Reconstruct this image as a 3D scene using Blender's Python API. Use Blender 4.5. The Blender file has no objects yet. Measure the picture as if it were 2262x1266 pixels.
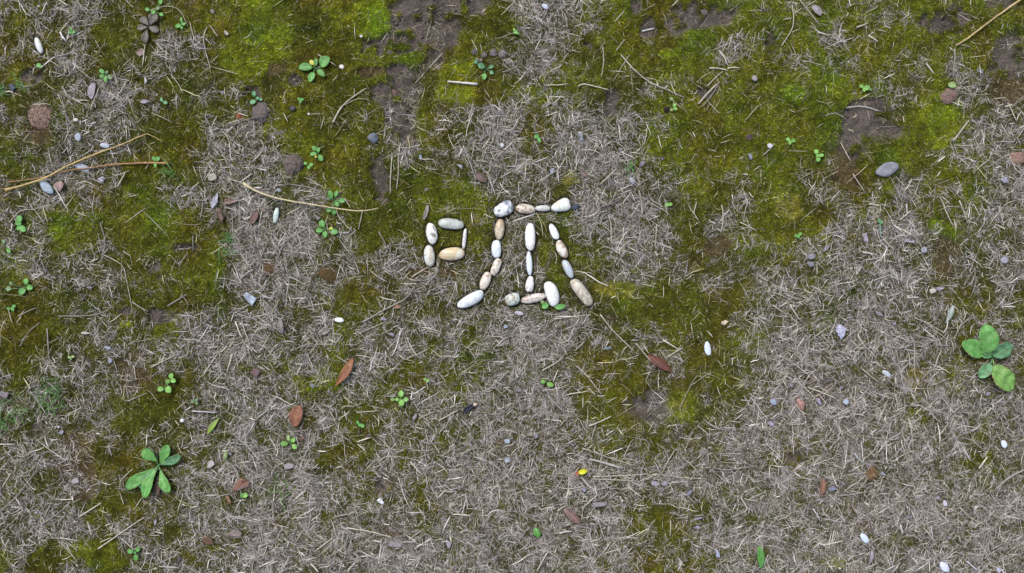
import bpy, math
import numpy as np

# ------------------------------------------------------------------ camera, sky, sun, exposure
scene = bpy.context.scene
COL = scene.collection
S = 0.00075                      # metres per photograph pixel on the ground
CX, CY = 1131.0, 633.0
CAM_H = 1.45

cam_d = bpy.data.cameras.new('camera')
cam = bpy.data.objects.new('camera', cam_d)
COL.objects.link(cam)
cam.location = (0, 0, CAM_H)
cam.rotation_euler = (0, 0, 0)
cam_d.sensor_width = 36
cam_d.lens = 36 * CAM_H / (2262 * S)
cam_d.clip_start = 0.05
cam_d.clip_end = 500
scene.camera = cam

SUN_EL, SUN_AZ = math.radians(58), math.radians(125)   # azimuth: direction the light comes from, ccw from +x
world = bpy.data.worlds.new('World')
scene.world = world
world.use_nodes = True
wn = world.node_tree
wn.nodes.clear()
wo = wn.nodes.new('ShaderNodeOutputWorld')
wb = wn.nodes.new('ShaderNodeBackground')
sky = wn.nodes.new('ShaderNodeTexSky')
sky.sky_type = 'NISHITA'
sky.sun_disc = False
sky.sun_elevation = SUN_EL
sky.sun_rotation = math.pi / 2 - SUN_AZ
sky.air_density = 1.0
sky.dust_density = 3.0
bw = wn.nodes.new('ShaderNodeRGBToBW')
mixs = wn.nodes.new('ShaderNodeMix')
mixs.data_type = 'RGBA'
mixs.inputs[0].default_value = 0.28
wn.links.new(sky.outputs[0], bw.inputs[0])
wn.links.new(sky.outputs[0], mixs.inputs[6])
wn.links.new(bw.outputs[0], mixs.inputs[7])
wn.links.new(mixs.outputs[2], wb.inputs[0])
wb.inputs[1].default_value = 0.145
wn.links.new(wb.outputs[0], wo.inputs[0])

sun_d = bpy.data.lights.new('sun', 'SUN')
sun_d.energy = 1.6
sun_d.angle = math.radians(24)
sun_d.color = (1.0, 0.975, 0.945)
sun = bpy.data.objects.new('sun', sun_d)
COL.objects.link(sun)
sun.rotation_euler = (math.pi / 2 - SUN_EL, 0, SUN_AZ + math.pi / 2)

scene.view_settings.view_transform = 'Standard'
scene.view_settings.look = 'None'
scene.view_settings.gamma = 1
scene.view_settings.exposure = 0.38
scene.view_settings.use_curve_mapping = False
scene.cycles.max_bounces = 6

# ------------------------------------------------------------------ helpers
rng = np.random.default_rng(20240611)


def _hash(ix, iy, seed):
    h = (ix.astype(np.int64) * 374761393 + iy.astype(np.int64) * 668265263 + seed * 974634777) & 0xFFFFFFFF
    h = ((h ^ (h >> 13)) * 1274126177) & 0xFFFFFFFF
    h = h ^ (h >> 16)
    return (h & 0xFFFFFF) / float(0x1000000)


def vnoise(x, y, scale, seed):
    x = np.asarray(x, float) / scale + 1000
    y = np.asarray(y, float) / scale + 1000
    ix, iy = np.floor(x), np.floor(y)
    fx, fy = x - ix, y - iy
    ix, iy = ix.astype(np.int64), iy.astype(np.int64)
    fx = fx * fx * (3 - 2 * fx)
    fy = fy * fy * (3 - 2 * fy)
    a, b = _hash(ix, iy, seed), _hash(ix + 1, iy, seed)
    c, d = _hash(ix, iy + 1, seed), _hash(ix + 1, iy + 1, seed)
    return (a * (1 - fx) + b * fx) * (1 - fy) + (c * (1 - fx) + d * fx) * fy


def fbm(x, y, scale, seed, octv=4):
    t = 0
    amp = 1.0
    n = 0
    for i in range(octv):
        t = t + amp * vnoise(x, y, scale / 2 ** i, seed + 17 * i)
        n += amp
        amp *= 0.55
    return t / n


def make_mesh(name, verts, faces4=None, faces3=None, cols=None, smooth=True):
    """verts (n,3), faces4 (m,4) and/or faces3 (k,3) as numpy arrays, cols (n,3) per vertex"""
    me = bpy.data.meshes.new(name)
    verts = np.ascontiguousarray(verts, dtype=np.float32)
    me.vertices.add(len(verts))
    me.vertices.foreach_set('co', verts.ravel())
    parts, starts, p = [], [], 0
    for f in (faces4, faces3):
        if f is None or len(f) == 0:
            continue
        f = np.asarray(f, dtype=np.int32)
        k = f.shape[1]
        parts.append(f.ravel())
        starts.append(p + np.arange(len(f), dtype=np.int32) * k)
        p += f.size
    loops = np.concatenate(parts)
    starts = np.concatenate(starts).astype(np.int32)
    me.loops.add(len(loops))
    me.loops.foreach_set('vertex_index', loops)
    me.polygons.add(len(starts))
    me.polygons.foreach_set('loop_start', starts)
    if smooth:
        me.polygons.foreach_set('use_smooth', np.ones(len(starts), dtype=bool))
    me.update(calc_edges=True)
    if cols is not None:
        at = me.color_attributes.new('Col', 'FLOAT_COLOR', 'POINT')
        c = np.ones((len(verts), 4), dtype=np.float32)
        c[:, :3] = np.clip(cols, 0, 1)
        at.data.foreach_set('color', c.ravel())
    return me


def link(name, me, mat, parent=None, loc=(0, 0, 0), rz=0.0):
    o = bpy.data.objects.new(name, me)
    if mat is not None:
        me.materials.append(mat)
    COL.objects.link(o)
    o.location = loc
    o.rotation_euler = (0, 0, rz)
    if parent is not None:
        o.parent = parent
    return o


def tag(o, label, cat, group=None):
    o['label'] = label
    o['category'] = cat
    if group:
        o['group'] = group
    return o


def principled(name):
    m = bpy.data.materials.new(name)
    m.use_nodes = True
    nt = m.node_tree
    return m, nt, nt.nodes['Principled BSDF']


def vc_mat(name, rough=0.8, spec=0.3, nscale=400.0, namt=0.35, bump=0.0, bscale=500.0, sss=0.0, trans=0.0):
    """material that takes its colour from the mesh's colour attribute, with fine procedural mottling and relief"""
    m, nt, b = principled(name)
    at = nt.nodes.new('ShaderNodeAttribute')
    at.attribute_name = 'Col'
    tc = nt.nodes.new('ShaderNodeTexCoord')
    nz = nt.nodes.new('ShaderNodeTexNoise')
    nz.inputs['Scale'].default_value = nscale
    nz.inputs['Detail'].default_value = 3
    nt.links.new(tc.outputs['Object'], nz.inputs['Vector'])
    mr = nt.nodes.new('ShaderNodeMapRange')
    mr.inputs[1].default_value = 0.3
    mr.inputs[2].default_value = 0.7
    mr.inputs[3].default_value = 1 - namt
    mr.inputs[4].default_value = 1 + namt
    nt.links.new(nz.outputs[0], mr.inputs[0])
    mx = nt.nodes.new('ShaderNodeVectorMath')
    mx.operation = 'SCALE'
    nt.links.new(at.outputs['Color'], mx.inputs[0])
    nt.links.new(mr.outputs[0], mx.inputs['Scale'])
    nt.links.new(mx.outputs[0], b.inputs['Base Color'])
    b.inputs['Roughness'].default_value = rough
    b.inputs['Specular IOR Level'].default_value = spec
    if sss:
        b.inputs['Subsurface Weight'].default_value = sss
        b.inputs['Subsurface Radius'].default_value = (0.002, 0.002, 0.001)
    if bump:
        bn = nt.nodes.new('ShaderNodeTexNoise')
        bn.inputs['Scale'].default_value = bscale
        bn.inputs['Detail'].default_value = 5
        nt.links.new(tc.outputs['Object'], bn.inputs['Vector'])
        bp = nt.nodes.new('ShaderNodeBump')
        bp.inputs['Strength'].default_value = bump
        bp.inputs['Distance'].default_value = 0.002
        nt.links.new(bn.outputs[0], bp.inputs['Height'])
        nt.links.new(bp.outputs[0], b.inputs['Normal'])
    return m


M_GROUND = vc_mat('soil_and_moss_bed', 0.95, 0.1, 450, 0.45, 0.9, 650)
M_MOSS = vc_mat('moss_fibre', 0.75, 0.25, 900, 0.2)
M_STRAW = vc_mat('dead_grass', 0.6, 0.35, 300, 0.22)
M_STALK = vc_mat('dry_stalk', 0.5, 0.4, 260, 0.25, 0.35, 900)
M_LEAF = vc_mat('living_leaf', 0.45, 0.4, 350, 0.14, 0.35, 500, sss=0.1)
M_DEAD = vc_mat('dead_leaf', 0.6, 0.35, 350, 0.28, 0.5, 450)
M_CLOD = vc_mat('dry_soil_clod', 0.95, 0.1, 500, 0.4, 0.9, 800)
M_CHIP = vc_mat('stone_chip', 0.55, 0.35, 350, 0.18, 0.3, 400)

# ------------------------------------------------------------------ cover maps, read off the photograph cell by cell
# straw cover 0..9, 32 x 16 cells of 70.7 x 79.1 photograph pixels
STRAW = """
23633121 01100111 47422111 32333211
43512530 01111212 56312134 43423312
22563332 12134212 34343222 12244452
53564137 41234256 54554211 11221155
25632146 63013256 55863333 13211366
45432348 84333126 54686223 14436347
33120237 87422156 44756343 34666256
44533217 76544745 52466556 55776356
23544366 76435566 77521236 55776445
14564688 76577657 88545536 77887656
25665488 74586458 87545535 86776545
66762278 86664677 87325457 89986778
66554678 77446678 88764678 56888757
65533687 88767688 88998888 77888658
78736687 86667668 88873688 68778888
44426668 98768879 88885588 87878899
""".split()
COVER = """
ookooogg gogbddoo gkggoddg ggggggog
ooookkob booggdgk kkogoggg gggggggd
gkkkookg kgoodobo ggokgggg ggbgkgkr
krokkook ggoodgok ookkggog ggddgbkk
okkkogkk kggoookk okkkgggg gorogggk
okoogook kkgooggk kkkkkgoo googkogk
kgggogor kkoooogk kokkkokg ggkkkgkk
gkkkoogk kkkokkkk kookkkkk okkkkrkk
ookkookk kkookkkk kkkgoooo kokkkook
ookkogkk kkgkkkok kkkkooog kkkkkkok
okkkrokk kggkoook kkookkok krkkogok
kkkkookk kkkoookk kkoodgkk kkkkgkkk
kkrookkk kkooookk kkkookkk okkkkkok
okrookkk kkkokokk kkkkkkkk kkkkkook
kkkookkk koookoko kkkooокk kkkkkkkk
ooggkkok kkokkkok kkkoookk kokkkkkk
""".replace('\u043e', 'o').replace('\u043a', 'k').split()
TYPES = 'bgokrdy'
TCOL = np.array([[0.140, 0.178, 0.009], [0.096, 0.112, 0.007], [0.072, 0.078, 0.006], [0.063, 0.068, 0.010],
                 [0.085, 0.066, 0.028], [0.105, 0.088, 0.076], [0.165, 0.165, 0.020]])
TMOSS = np.array([1.0, 1.0, 1.0, 0.85, 0.5, 0.02, 1.0])
TH = np.array([5.0, 4.5, 3.5, 1.5, 1.0, -3.0, 4.5]) * 0.001

G_S = np.array([[int(c) for t in STRAW[r * 4:r * 4 + 4] for c in t] for r in range(16)], float)
G_S[8:12, 18:24] -= 1.4
G_S[8:16, 0:8] -= 1.0
G_S[8:13, 8:16] -= 0.6
G_S[12:16, 16:24] -= 0.8
G_S[0:8, 0:4] += 0.5
G_S = np.clip(G_S, 0, 9)
G_T = np.array([[TYPES.index(c) for t in COVER[r * 4:r * 4 + 4] for c in t] for r in range(16)])
PAD = 13
G_Sp = np.pad(G_S, PAD, mode='reflect')
G_Tp = np.pad(G_T, PAD, mode='reflect')

X0, X1, Y0, Y1, ST = -900, 3162, -900, 2166, 2.0
rx = np.arange(X0, X1 + 1, ST)
ry = np.arange(Y0, Y1 + 1, ST)
PX, PY = np.meshgrid(rx, ry)
CW, CH = 2262 / 32, 1266 / 16
wx = PX + (fbm(PX, PY, 90, 3, 4) - 0.5) * 110
wy = PY + (fbm(PX, PY, 90, 51, 4) - 0.5) * 110


def grid_lookup(field, x, y):
    gx = np.clip(x / CW - 0.5 + PAD, 0, field.shape[1] - 1.001)
    gy = np.clip(y / CH - 0.5 + PAD, 0, field.shape[0] - 1.001)
    ix, iy = gx.astype(int), gy.astype(int)
    fx, fy = gx - ix, gy - iy
    fx = fx * fx * (3 - 2 * fx)
    fy = fy * fy * (3 - 2 * fy)
    return ((field[iy, ix] * (1 - fx) + field[iy, ix + 1] * fx) * (1 - fy)
            + (field[iy + 1, ix] * (1 - fx) + field[iy + 1, ix + 1] * fx) * fy)


dens = grid_lookup(G_Sp, wx, wy) / 9.0
W = []
for k in range(len(TYPES)):
    w = grid_lookup((G_Tp == k).astype(float), wx, wy)
    w = w + (w > 0.02) * (fbm(PX, PY, 60, 200 + 31 * k, 4) - 0.5) * 0.7
    W.append(np.clip(w, 0, 1.5))
W = np.stack(W, 0)

# shaped patches: x, y, rx, ry, cover letter
BLOBS = [
    (903, 30, 36, 60, 'd'), (893, 92, 58, 22, 'd'), (822, 108, 32, 22, 'd'), (885, 165, 34, 32, 'd'),
    (856, 205, 42, 32, 'd'), (880, 262, 20, 42, 'd'), (785, 98, 15, 20, 'g'), (888, 100, 24, 9, 'o'),
    (815, 118, 14, 20, 'g'), (848, 136, 18, 9, 'g'), (1036, 12, 42, 26, 'd'), (1540, 28, 50, 42, 'd'),
    (1430, 60, 20, 20, 'd'), (1404, 14, 14, 18, 'd'), (1346, 230, 18, 36, 'd'), (1562, 205, 24, 14, 'd'),
    (1698, 100, 14, 38, 'd'), (2092, 46, 58, 34, 'd'), (2216, 138, 48, 40, 'd'), (1905, 235, 52, 26, 'd'),
    (1905, 278, 42, 34, 'd'), (1885, 322, 24, 26, 'd'), (1872, 378, 30, 28, 'r'), (2240, 190, 26, 26, 'r'),
    (2096, 548, 34, 26, 'r'), (1594, 540, 32, 24, 'r'), (838, 388, 22, 46, 'd'), (836, 448, 26, 14, 'd'),
    (925, 600, 30, 10, 'r'), (985, 602, 24, 10, 'r'), (406, 548, 32, 10, 'd'), (345, 600, 22, 26, 'd'),
    (357, 703, 30, 18, 'd'), (280, 690, 16, 12, 'd'), (268, 812, 20, 14, 'r'), (322, 832, 22, 14, 'r'),
    (1426, 900, 16, 38, 'd'), (1348, 704, 26, 13, 'r'), (72, 172, 24, 18, 'd'), (95, 955, 20, 22, 'd'),
    (600, 155, 22, 12, 'r'), (655, 180, 18, 14, 'd'), (560, 215, 20, 20, 'd'), (820, 150, 30, 12, 'r'),
    (1300, 105, 12, 10, 'd'), (1750, 1010, 22, 16, 'd'), (1903, 1163, 24, 12, 'r'), (608, 1150, 22, 12, 'r'),
    (842, 1075, 14, 18, 'd'), (868, 1176, 22, 10, 'r'), (1500, 960, 12, 14, 'd'), (1100, 975, 16, 12, 'r'),
    (540, 132, 50, 44, 'b'), (592, 104, 30, 24, 'b'), (822, 40, 44, 42, 'b'), (740, 20, 30, 22, 'b'),
    (580, 4, 32, 14, 'b'), (990, 212, 24, 16, 'b'), (1010, 155, 32, 16, 'b'), (124, 516, 18, 12, 'b'),
    (188, 550, 40, 12, 'g'), (310, 488, 36, 44, 'g'), (755, 330, 48, 26, 'g'), (1258, 398, 18, 14, 'y'),
    (1366, 636, 52, 18, 'y'), (1738, 458, 28, 34, 'y'), (2062, 493, 16, 16, 'b'), (2072, 232, 42, 24, 'b'),
    (2066, 268, 28, 16, 'b'), (1752, 206, 24, 16, 'b'), (2014, 842, 15, 26, 'y'), (1842, 1236, 22, 13, 'b'),
    (238, 1238, 50, 15, 'g'), (95, 1226, 36, 22, 'o'), (288, 720, 14, 10, 'b'), (656, 800, 26, 16, 'g'),
    (1496, 902, 20, 20, 'y'), (420, 600, 34, 24, 'g'), (255, 75, 38, 34, 'o'), (1360, 1160, 30, 20, 'o'),
    (1420, 1230, 50, 26, 'o'), (250, 1110, 30, 24, 'o'), (320, 925, 50, 24, 'o'), (40, 740, 46, 46, 'o'),
    (870, 1005, 40, 30, 'o'), (1480, 120, 24, 14, 'b'), (2150, 120, 36, 26, 'g'), (1970, 430, 16, 26, 'g'),
    (1330, 1240, 20, 12, 'o'), (1195, 560, 14, 40, 'g'), (1235, 620, 26, 14, 'g'), (1240, 490, 22, 14, 'g'),
]
SBL = [  # straw density patches x, y, rx, ry, 0..9
    (190, 34, 40, 28, 8), (262, 212, 36, 46, 8), (160, 150, 34, 18, 7), (380, 85, 22, 22, 6), (1100, 284, 52, 50, 9),
    (1278, 296, 52, 38, 9), (1310, 345, 44, 34, 9), (1212, 52, 50, 38, 8), (1165, 30, 22, 20, 7),
    (1188, 138, 26, 22, 6), (1330, 460, 90, 50, 8), (1600, 120, 44, 28, 5), (1440, 205, 36, 22, 6),
    (1300, 45, 14, 34, 6), (2110, 150, 14, 34, 7), (2150, 180, 38, 22, 7), (1850, 65, 14, 40, 6),
    (255, 75, 38, 34, 0.3), (540, 132, 50, 44, 0), (822, 40, 50, 44, 0), (740, 340, 70, 50, 0.4),
    (310, 488, 36, 44, 0.5), (840, 480, 60, 50, 1), (1195, 545, 14, 44, 1), (1240, 480, 26, 16, 1),
    (1225, 610, 30, 24, 0.6), (1130, 620, 20, 20, 3), (1560, 330, 60, 60, 1.5), (60, 740, 50, 50, 0.6),
    (430, 600, 34, 26, 0.6), (1350, 640, 60, 26, 1.2), (1780, 480, 30, 40, 1), (320, 925, 46, 22, 1.5),
    (255, 1105, 26, 22, 0.6), (95, 1226, 32, 20, 1), (238, 1238, 46, 14, 0.6), (1310, 880, 44, 44, 2.5),
    (2070, 250, 44, 34, 1.2), (1960, 300, 30, 60, 1), (1968, 425, 13, 26, 0.3), (350, 1015, 50, 60, 3),
    (215, 405, 60, 22, 6), (500, 420, 60, 60, 8), (880, 565, 50, 40, 7), (610, 560, 60, 60, 8),
    (1600, 500, 40, 20, 5), (1700, 560, 40, 40, 3),
]
DWX, DWY = wx - PX, wy - PY


def window(bx, by, brx, bry, grow):
    i0 = max(0, int((bx - brx * grow - 40 - X0) / ST))
    i1 = min(PX.shape[1], int((bx + brx * grow + 40 - X0) / ST))
    j0 = max(0, int((by - bry * grow - 40 - Y0) / ST))
    j1 = min(PX.shape[0], int((by + bry * grow + 40 - Y0) / ST))
    return slice(j0, j1), slice(i0, i1)


for (bx, by, brx, bry, c) in BLOBS:
    if c == 'd':
        brx, bry = brx * 0.9, bry * 0.9
    w_ = window(bx, by, brx, bry, 1.6)
    px_, py_, ox_, oy_ = PX[w_], PY[w_], DWX[w_] * 0.25, DWY[w_] * 0.25
    d = np.sqrt(((px_ - bx + ox_) / brx) ** 2 + ((py_ - by + oy_) / bry) ** 2)
    d = d + (fbm(px_, py_, 26, int(bx), 4) - 0.5) * (1.35 if c in 'dr' else 0.9)
    m = np.clip((1.12 - d) / 0.24, 0, 1)
    for k in range(len(TYPES)):
        W[k][w_] *= (1 - m)
    W[TYPES.index(c)][w_] += m
    if c == 'd':
        dens[w_] *= (1 - 0.6 * m)
    if c == 'r':
        dens[w_] *= (1 - 0.45 * m)
for (bx, by, brx, bry, v) in SBL:
    w_ = window(bx, by, brx, bry, 1.5)
    px_, py_, ox_, oy_ = PX[w_], PY[w_], DWX[w_] * 0.3, DWY[w_] * 0.3
    d = np.sqrt(((px_ - bx + ox_) / brx) ** 2 + ((py_ - by + oy_) / bry) ** 2)
    d = d + (fbm(px_, py_, 30, int(bx) + 5, 3) - 0.5) * 0.7
    m = np.clip((1.2 - d) / 0.4, 0, 1) * 0.9
    dens[w_] = dens[w_] * (1 - m) + m * v / 9
iso = fbm(PX, PY, 18, 611, 3)
isl = np.clip((iso - 0.60) * 9, 0, 1) * (W[5] > 0.05)
W[2] += isl * W[5]
W[5] *= 1 - isl
W = W ** 3 + 1e-6
W /= W.sum(0)
dens = dens + (fbm(PX, PY, 48, 777, 4) - 0.5) * 0.7 * np.clip(dens * 3, 0.15, 1)
dens = dens + (fbm(PX, PY, 30, 778, 3) - 0.5) * 0.75 * np.clip(dens * 2.5, 0.1, 1)
dens = dens + (fbm(PX, PY, 13, 779, 2) - 0.5) * 0.55 * np.clip(dens * 2.5, 0.3, 1)
dens = np.clip((dens - 0.60) * 0.86 + 0.41, 0.0, 0.92)
mossp = np.tensordot(TMOSS, W, 1)
mossp = mossp * (1 - 0.72 * np.clip(dens * 1.4 - 0.4, 0, 1))
gcol = np.tensordot(TCOL.T, W, 1)                       # 3, h, w
hue = fbm(PX, PY, 70, 91, 3) - 0.5
hue2 = fbm(PX, PY, 22, 191, 3) - 0.5
mossy = np.tensordot(TMOSS, W, 1)
gcol[0] *= 1 + mossy * (hue * 0.5)
gcol[1] *= 1 - mossy * (hue * 0.22)
gcol *= 1 + hue2 * 0.95 + (fbm(PX, PY, 40, 291, 3) - 0.5) * 0.5 + (vnoise(PX, PY, 6, 5) - 0.5) * 0.3
fibre_col = gcol.copy()
straw_bed = np.array([0.088, 0.077, 0.058])[:, None, None]
gcol = gcol * (1 - 0.15 * mossy)
mixd = np.clip(dens * 1.5 - 0.3, 0, 0.78)
gcol = gcol * (1 - mixd) + straw_bed * mixd
hgt = np.tensordot(TH, W, 1)
hgt = hgt + (fbm(PX, PY, 320, 9, 3) - 0.5) * 0.010
hgt = hgt + (fbm(PX, PY, 34, 19, 3) - 0.5) * 0.0095 * (0.4 + mossy * 0.6) + (vnoise(PX, PY, 11, 23) - 0.5) * 0.0026 * mossy
hgt = hgt + (fbm(PX, PY, 9, 29, 2) - 0.5) * (0.0022 + 0.0045 * W[5]) + (fbm(PX, PY, 22, 39, 2) - 0.5) * 0.006 * W[5]


WHITE = (0.76, 0.77, 0.76)
PEB = [  # x, y, L, W, angle cw, base, stain, amount, speck, taper, bend, label
    (953.3, 515.6, 48, 25, 80, (.74, .73, .69), (.30, .24, .19), .30, .1, .05, .0, 'white pebble with brown stains, upper left side of the small pebble square'),
    (995.8, 494.8, 57, 24, 7, (.52, .54, .49), (.42, .44, .40), .5, .35, -.05, .0, 'grey-green oblong pebble forming the top of the small pebble square'),
    (1026.1, 527, 46, 9, 94, (.66, .65, .61), (.45, .43, .38), .3, .0, 0, .0, 'very thin white pebble on edge, right side of the small pebble square'),
    (948.7, 565.6, 49, 25, 83, (.60, .62, .58), (.52, .46, .36), .45, .05, 0, .0, 'pale grey pebble, lower left side of the small pebble square'),
    (997.1, 561.6, 56, 28.5, -2, (.64, .60, .50), (.62, .49, .29), .55, .05, .12, .0, 'cream and yellow oval pebble closing the bottom of the small square'),
    (1112.8, 461.2, 46, 31, -27, (.72, .76, .78), (.22, .25, .30), .38, .3, .1, .05, 'chunky white pebble marbled with dark grey, top left of the roof row'),
    (1160.4, 461.6, 44, 22.5, 4, (.60, .54, .44), (.36, .25, .18), .42, .1, -.05, .0, 'tan oval pebble with pinkish rim, second in the roof row'),
    (1199.6, 460.2, 33.5, 14.5, 2, (.46, .47, .43), (.55, .54, .50), .4, .2, 0, .0, 'small grey flat pebble, third in the roof row'),
    (1239.4, 454.3, 43, 27, -16, (.72, .73, .68), (.60, .54, .38), .32, .0, .30, -.05, 'white wedge-shaped pebble with a pointed left end, last in roof row'),
    (1103.8, 506.5, 47, 22, 93, (.56, .49, .37), (.44, .33, .20), .5, .1, .0, .0, 'tan upright pebble at the top of the left leg'),
    (1096.5, 550.5, 41, 22, 88, (.70, .74, .75), (.60, .66, .68), .4, .0, 0, .0, 'plain bluish-white pebble, second down the left leg'),
    (1095.6, 589.7, 39.5, 19.5, 112, (.68, .62, .52), (.40, .32, .24), .38, .1, -.05, .0, 'beige pebble leaning right, third down the left leg'),
    (1072.3, 620.2, 43, 22.5, 111, (.66, .58, .48), (.38, .27, .18), .42, .15, 0, .0, 'beige pebble with brown blotches, fourth down the left leg'),
    (1039.8, 661.6, 65, 25, -27, (.74, .79, .82), (.60, .66, .70), .35, .15, .05, .06, 'long bluish-white pebble slanting at the foot of left leg'),
    (1171.2, 523.5, 61, 23, 91, (.76, .73, .69), (.68, .65, .60), .35, .35, .0, .0, 'long white speckled pebble at the top of the middle stroke'),
    (1169.2, 582, 54, 14, 88, (.58, .65, .72), (.68, .70, .71), .45, .0, 0, .0, 'narrow blue-grey pebble in the middle of the middle stroke'),
    (1170.4, 627.5, 37, 18.5, 95, (.74, .75, .76), (.46, .38, .32), .28, .05, .22, .0, 'small white egg-shaped pebble at the foot of the middle stroke'),
    (1132, 661, 34.5, 27, -16, (.55, .60, .56), (.34, .31, .22), .42, .25, .0, .0, 'roundish grey-green mottled pebble at left end of the base row'),
    (1178.3, 659.2, 59, 20, -12, (.64, .58, .52), (.42, .33, .28), .36, .25, 0, .04, 'long pinkish pebble lying along the base row'),
    (1218.1, 648.5, 58, 29, 72, (.80, .80, .78), (.70, .70, .67), .3, .0, 0, -.09, 'large pure white bean-shaped pebble at right end of the base row'),
    (1223.9, 512.3, 37.5, 16.5, 70, (.75, .79, .80), (.62, .66, .66), .35, .0, .08, .0, 'small white pebble at the top of the right leg'),
    (1241.4, 551, 42.5, 21.5, 65, (.68, .64, .57), (.42, .33, .24), .45, .1, .05, .05, 'tan and white pebble, second down the right leg'),
    (1254, 593.5, 45, 18, 65, (.42, .48, .54), (.50, .49, .44), .42, .1, -.05, .0, 'blue-grey pebble, third down the right leg'),
    (1283.8, 644.8, 70, 27, 54, (.55, .50, .41), (.38, .33, .25), .5, .1, .04, .0, 'longest pebble, tan and glossy, at the foot of the right leg'),
    (610, 476, 35, 12.5, 101, (.40, .53, .46), (.55, .62, .54), .4, .1, 0, .0, 'slim pale green pebble standing alone left of the bowed stem'),
    (85.6, 100, 37, 14, 70, (.64, .64, .64), (.55, .58, .46), .4, .0, 0, .0, 'slim whitish pebble alone in the top left corner'),
]

# shallow hollow pressed in by each pebble, with contact shade painted into its colour
for q in PEB:
    x_, y_, L_, W_, a_ = q[:5]
    w_ = window(x_, y_, L_, L_, 0.8)
    u_ = (PX[w_] - x_) * math.cos(math.radians(a_)) + (PY[w_] - y_) * math.sin(math.radians(a_))
    v_ = -(PX[w_] - x_) * math.sin(math.radians(a_)) + (PY[w_] - y_) * math.cos(math.radians(a_))
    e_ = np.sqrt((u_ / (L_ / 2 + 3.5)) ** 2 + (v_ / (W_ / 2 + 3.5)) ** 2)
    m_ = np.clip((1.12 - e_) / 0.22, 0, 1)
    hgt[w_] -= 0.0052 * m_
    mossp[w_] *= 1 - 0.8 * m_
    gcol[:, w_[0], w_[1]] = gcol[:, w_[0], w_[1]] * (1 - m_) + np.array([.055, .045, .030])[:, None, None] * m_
PEB_Z = 0.0045


def samp(field, x, y):
    gx = np.clip((np.asarray(x, float) - X0) / ST, 0, field.shape[1] - 1.001)
    gy = np.clip((np.asarray(y, float) - Y0) / ST, 0, field.shape[0] - 1.001)
    ix, iy = gx.astype(int), gy.astype(int)
    fx, fy = gx - ix, gy - iy
    return ((field[iy, ix] * (1 - fx) + field[iy, ix + 1] * fx) * (1 - fy)
            + (field[iy + 1, ix] * (1 - fx) + field[iy + 1, ix + 1] * fx) * fy)


def H(x, y):
    return samp(hgt, x, y)


def to_world(x, y, z=0.0):
    k = 1 - np.asarray(z) / CAM_H
    return (np.asarray(x) - CX) * S * k, (CY - np.asarray(y)) * S * k


def rest(x, y, f=0.5, up=0.001):
    """height at which a light thing rests on the straw pile or the moss"""
    return float(H(x, y)) + 0.0015 * float(samp(mossp, x, y)) + 0.007 * f * float(samp(dens, x, y)) + up


# ------------------------------------------------------------------ ground sheet (reaches far beyond the frame)
out = np.concatenate([np.arange(336, 900, 12.0), np.arange(920, 2400, 40.0), [2800, 3600, 5000, 15000, 60000, 130000.0]])
ax = np.concatenate([-out[::-1], np.arange(-325, 2588, 5.0), 2262 + out])
ay = np.concatenate([-out[::-1], np.arange(-325, 1592, 5.0), 1266 + out])
GX, GY = np.meshgrid(ax, ay)


def mirror(v, n):
    v = np.mod(v, 2 * n)
    return np.where(v > n, 2 * n - v, v)


inside = (GX >= X0) & (GX <= X1) & (GY >= Y0) & (GY <= Y1)
MX, MY = np.where(inside, GX, mirror(GX, 2262)), np.where(inside, GY, mirror(GY, 1266))
gz = samp(hgt, MX, MY)
gz = np.where(inside, gz, gz * 0.6)
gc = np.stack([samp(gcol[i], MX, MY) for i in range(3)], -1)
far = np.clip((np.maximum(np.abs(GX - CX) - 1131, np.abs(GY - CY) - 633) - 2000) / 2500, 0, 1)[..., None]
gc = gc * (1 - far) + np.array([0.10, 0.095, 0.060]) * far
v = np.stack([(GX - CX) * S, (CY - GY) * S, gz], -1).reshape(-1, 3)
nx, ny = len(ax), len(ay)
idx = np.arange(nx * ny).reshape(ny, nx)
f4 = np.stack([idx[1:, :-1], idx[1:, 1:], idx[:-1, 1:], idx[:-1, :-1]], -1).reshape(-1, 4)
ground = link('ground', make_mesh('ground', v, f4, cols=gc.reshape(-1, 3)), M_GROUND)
ground['kind'] = 'structure'

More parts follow.
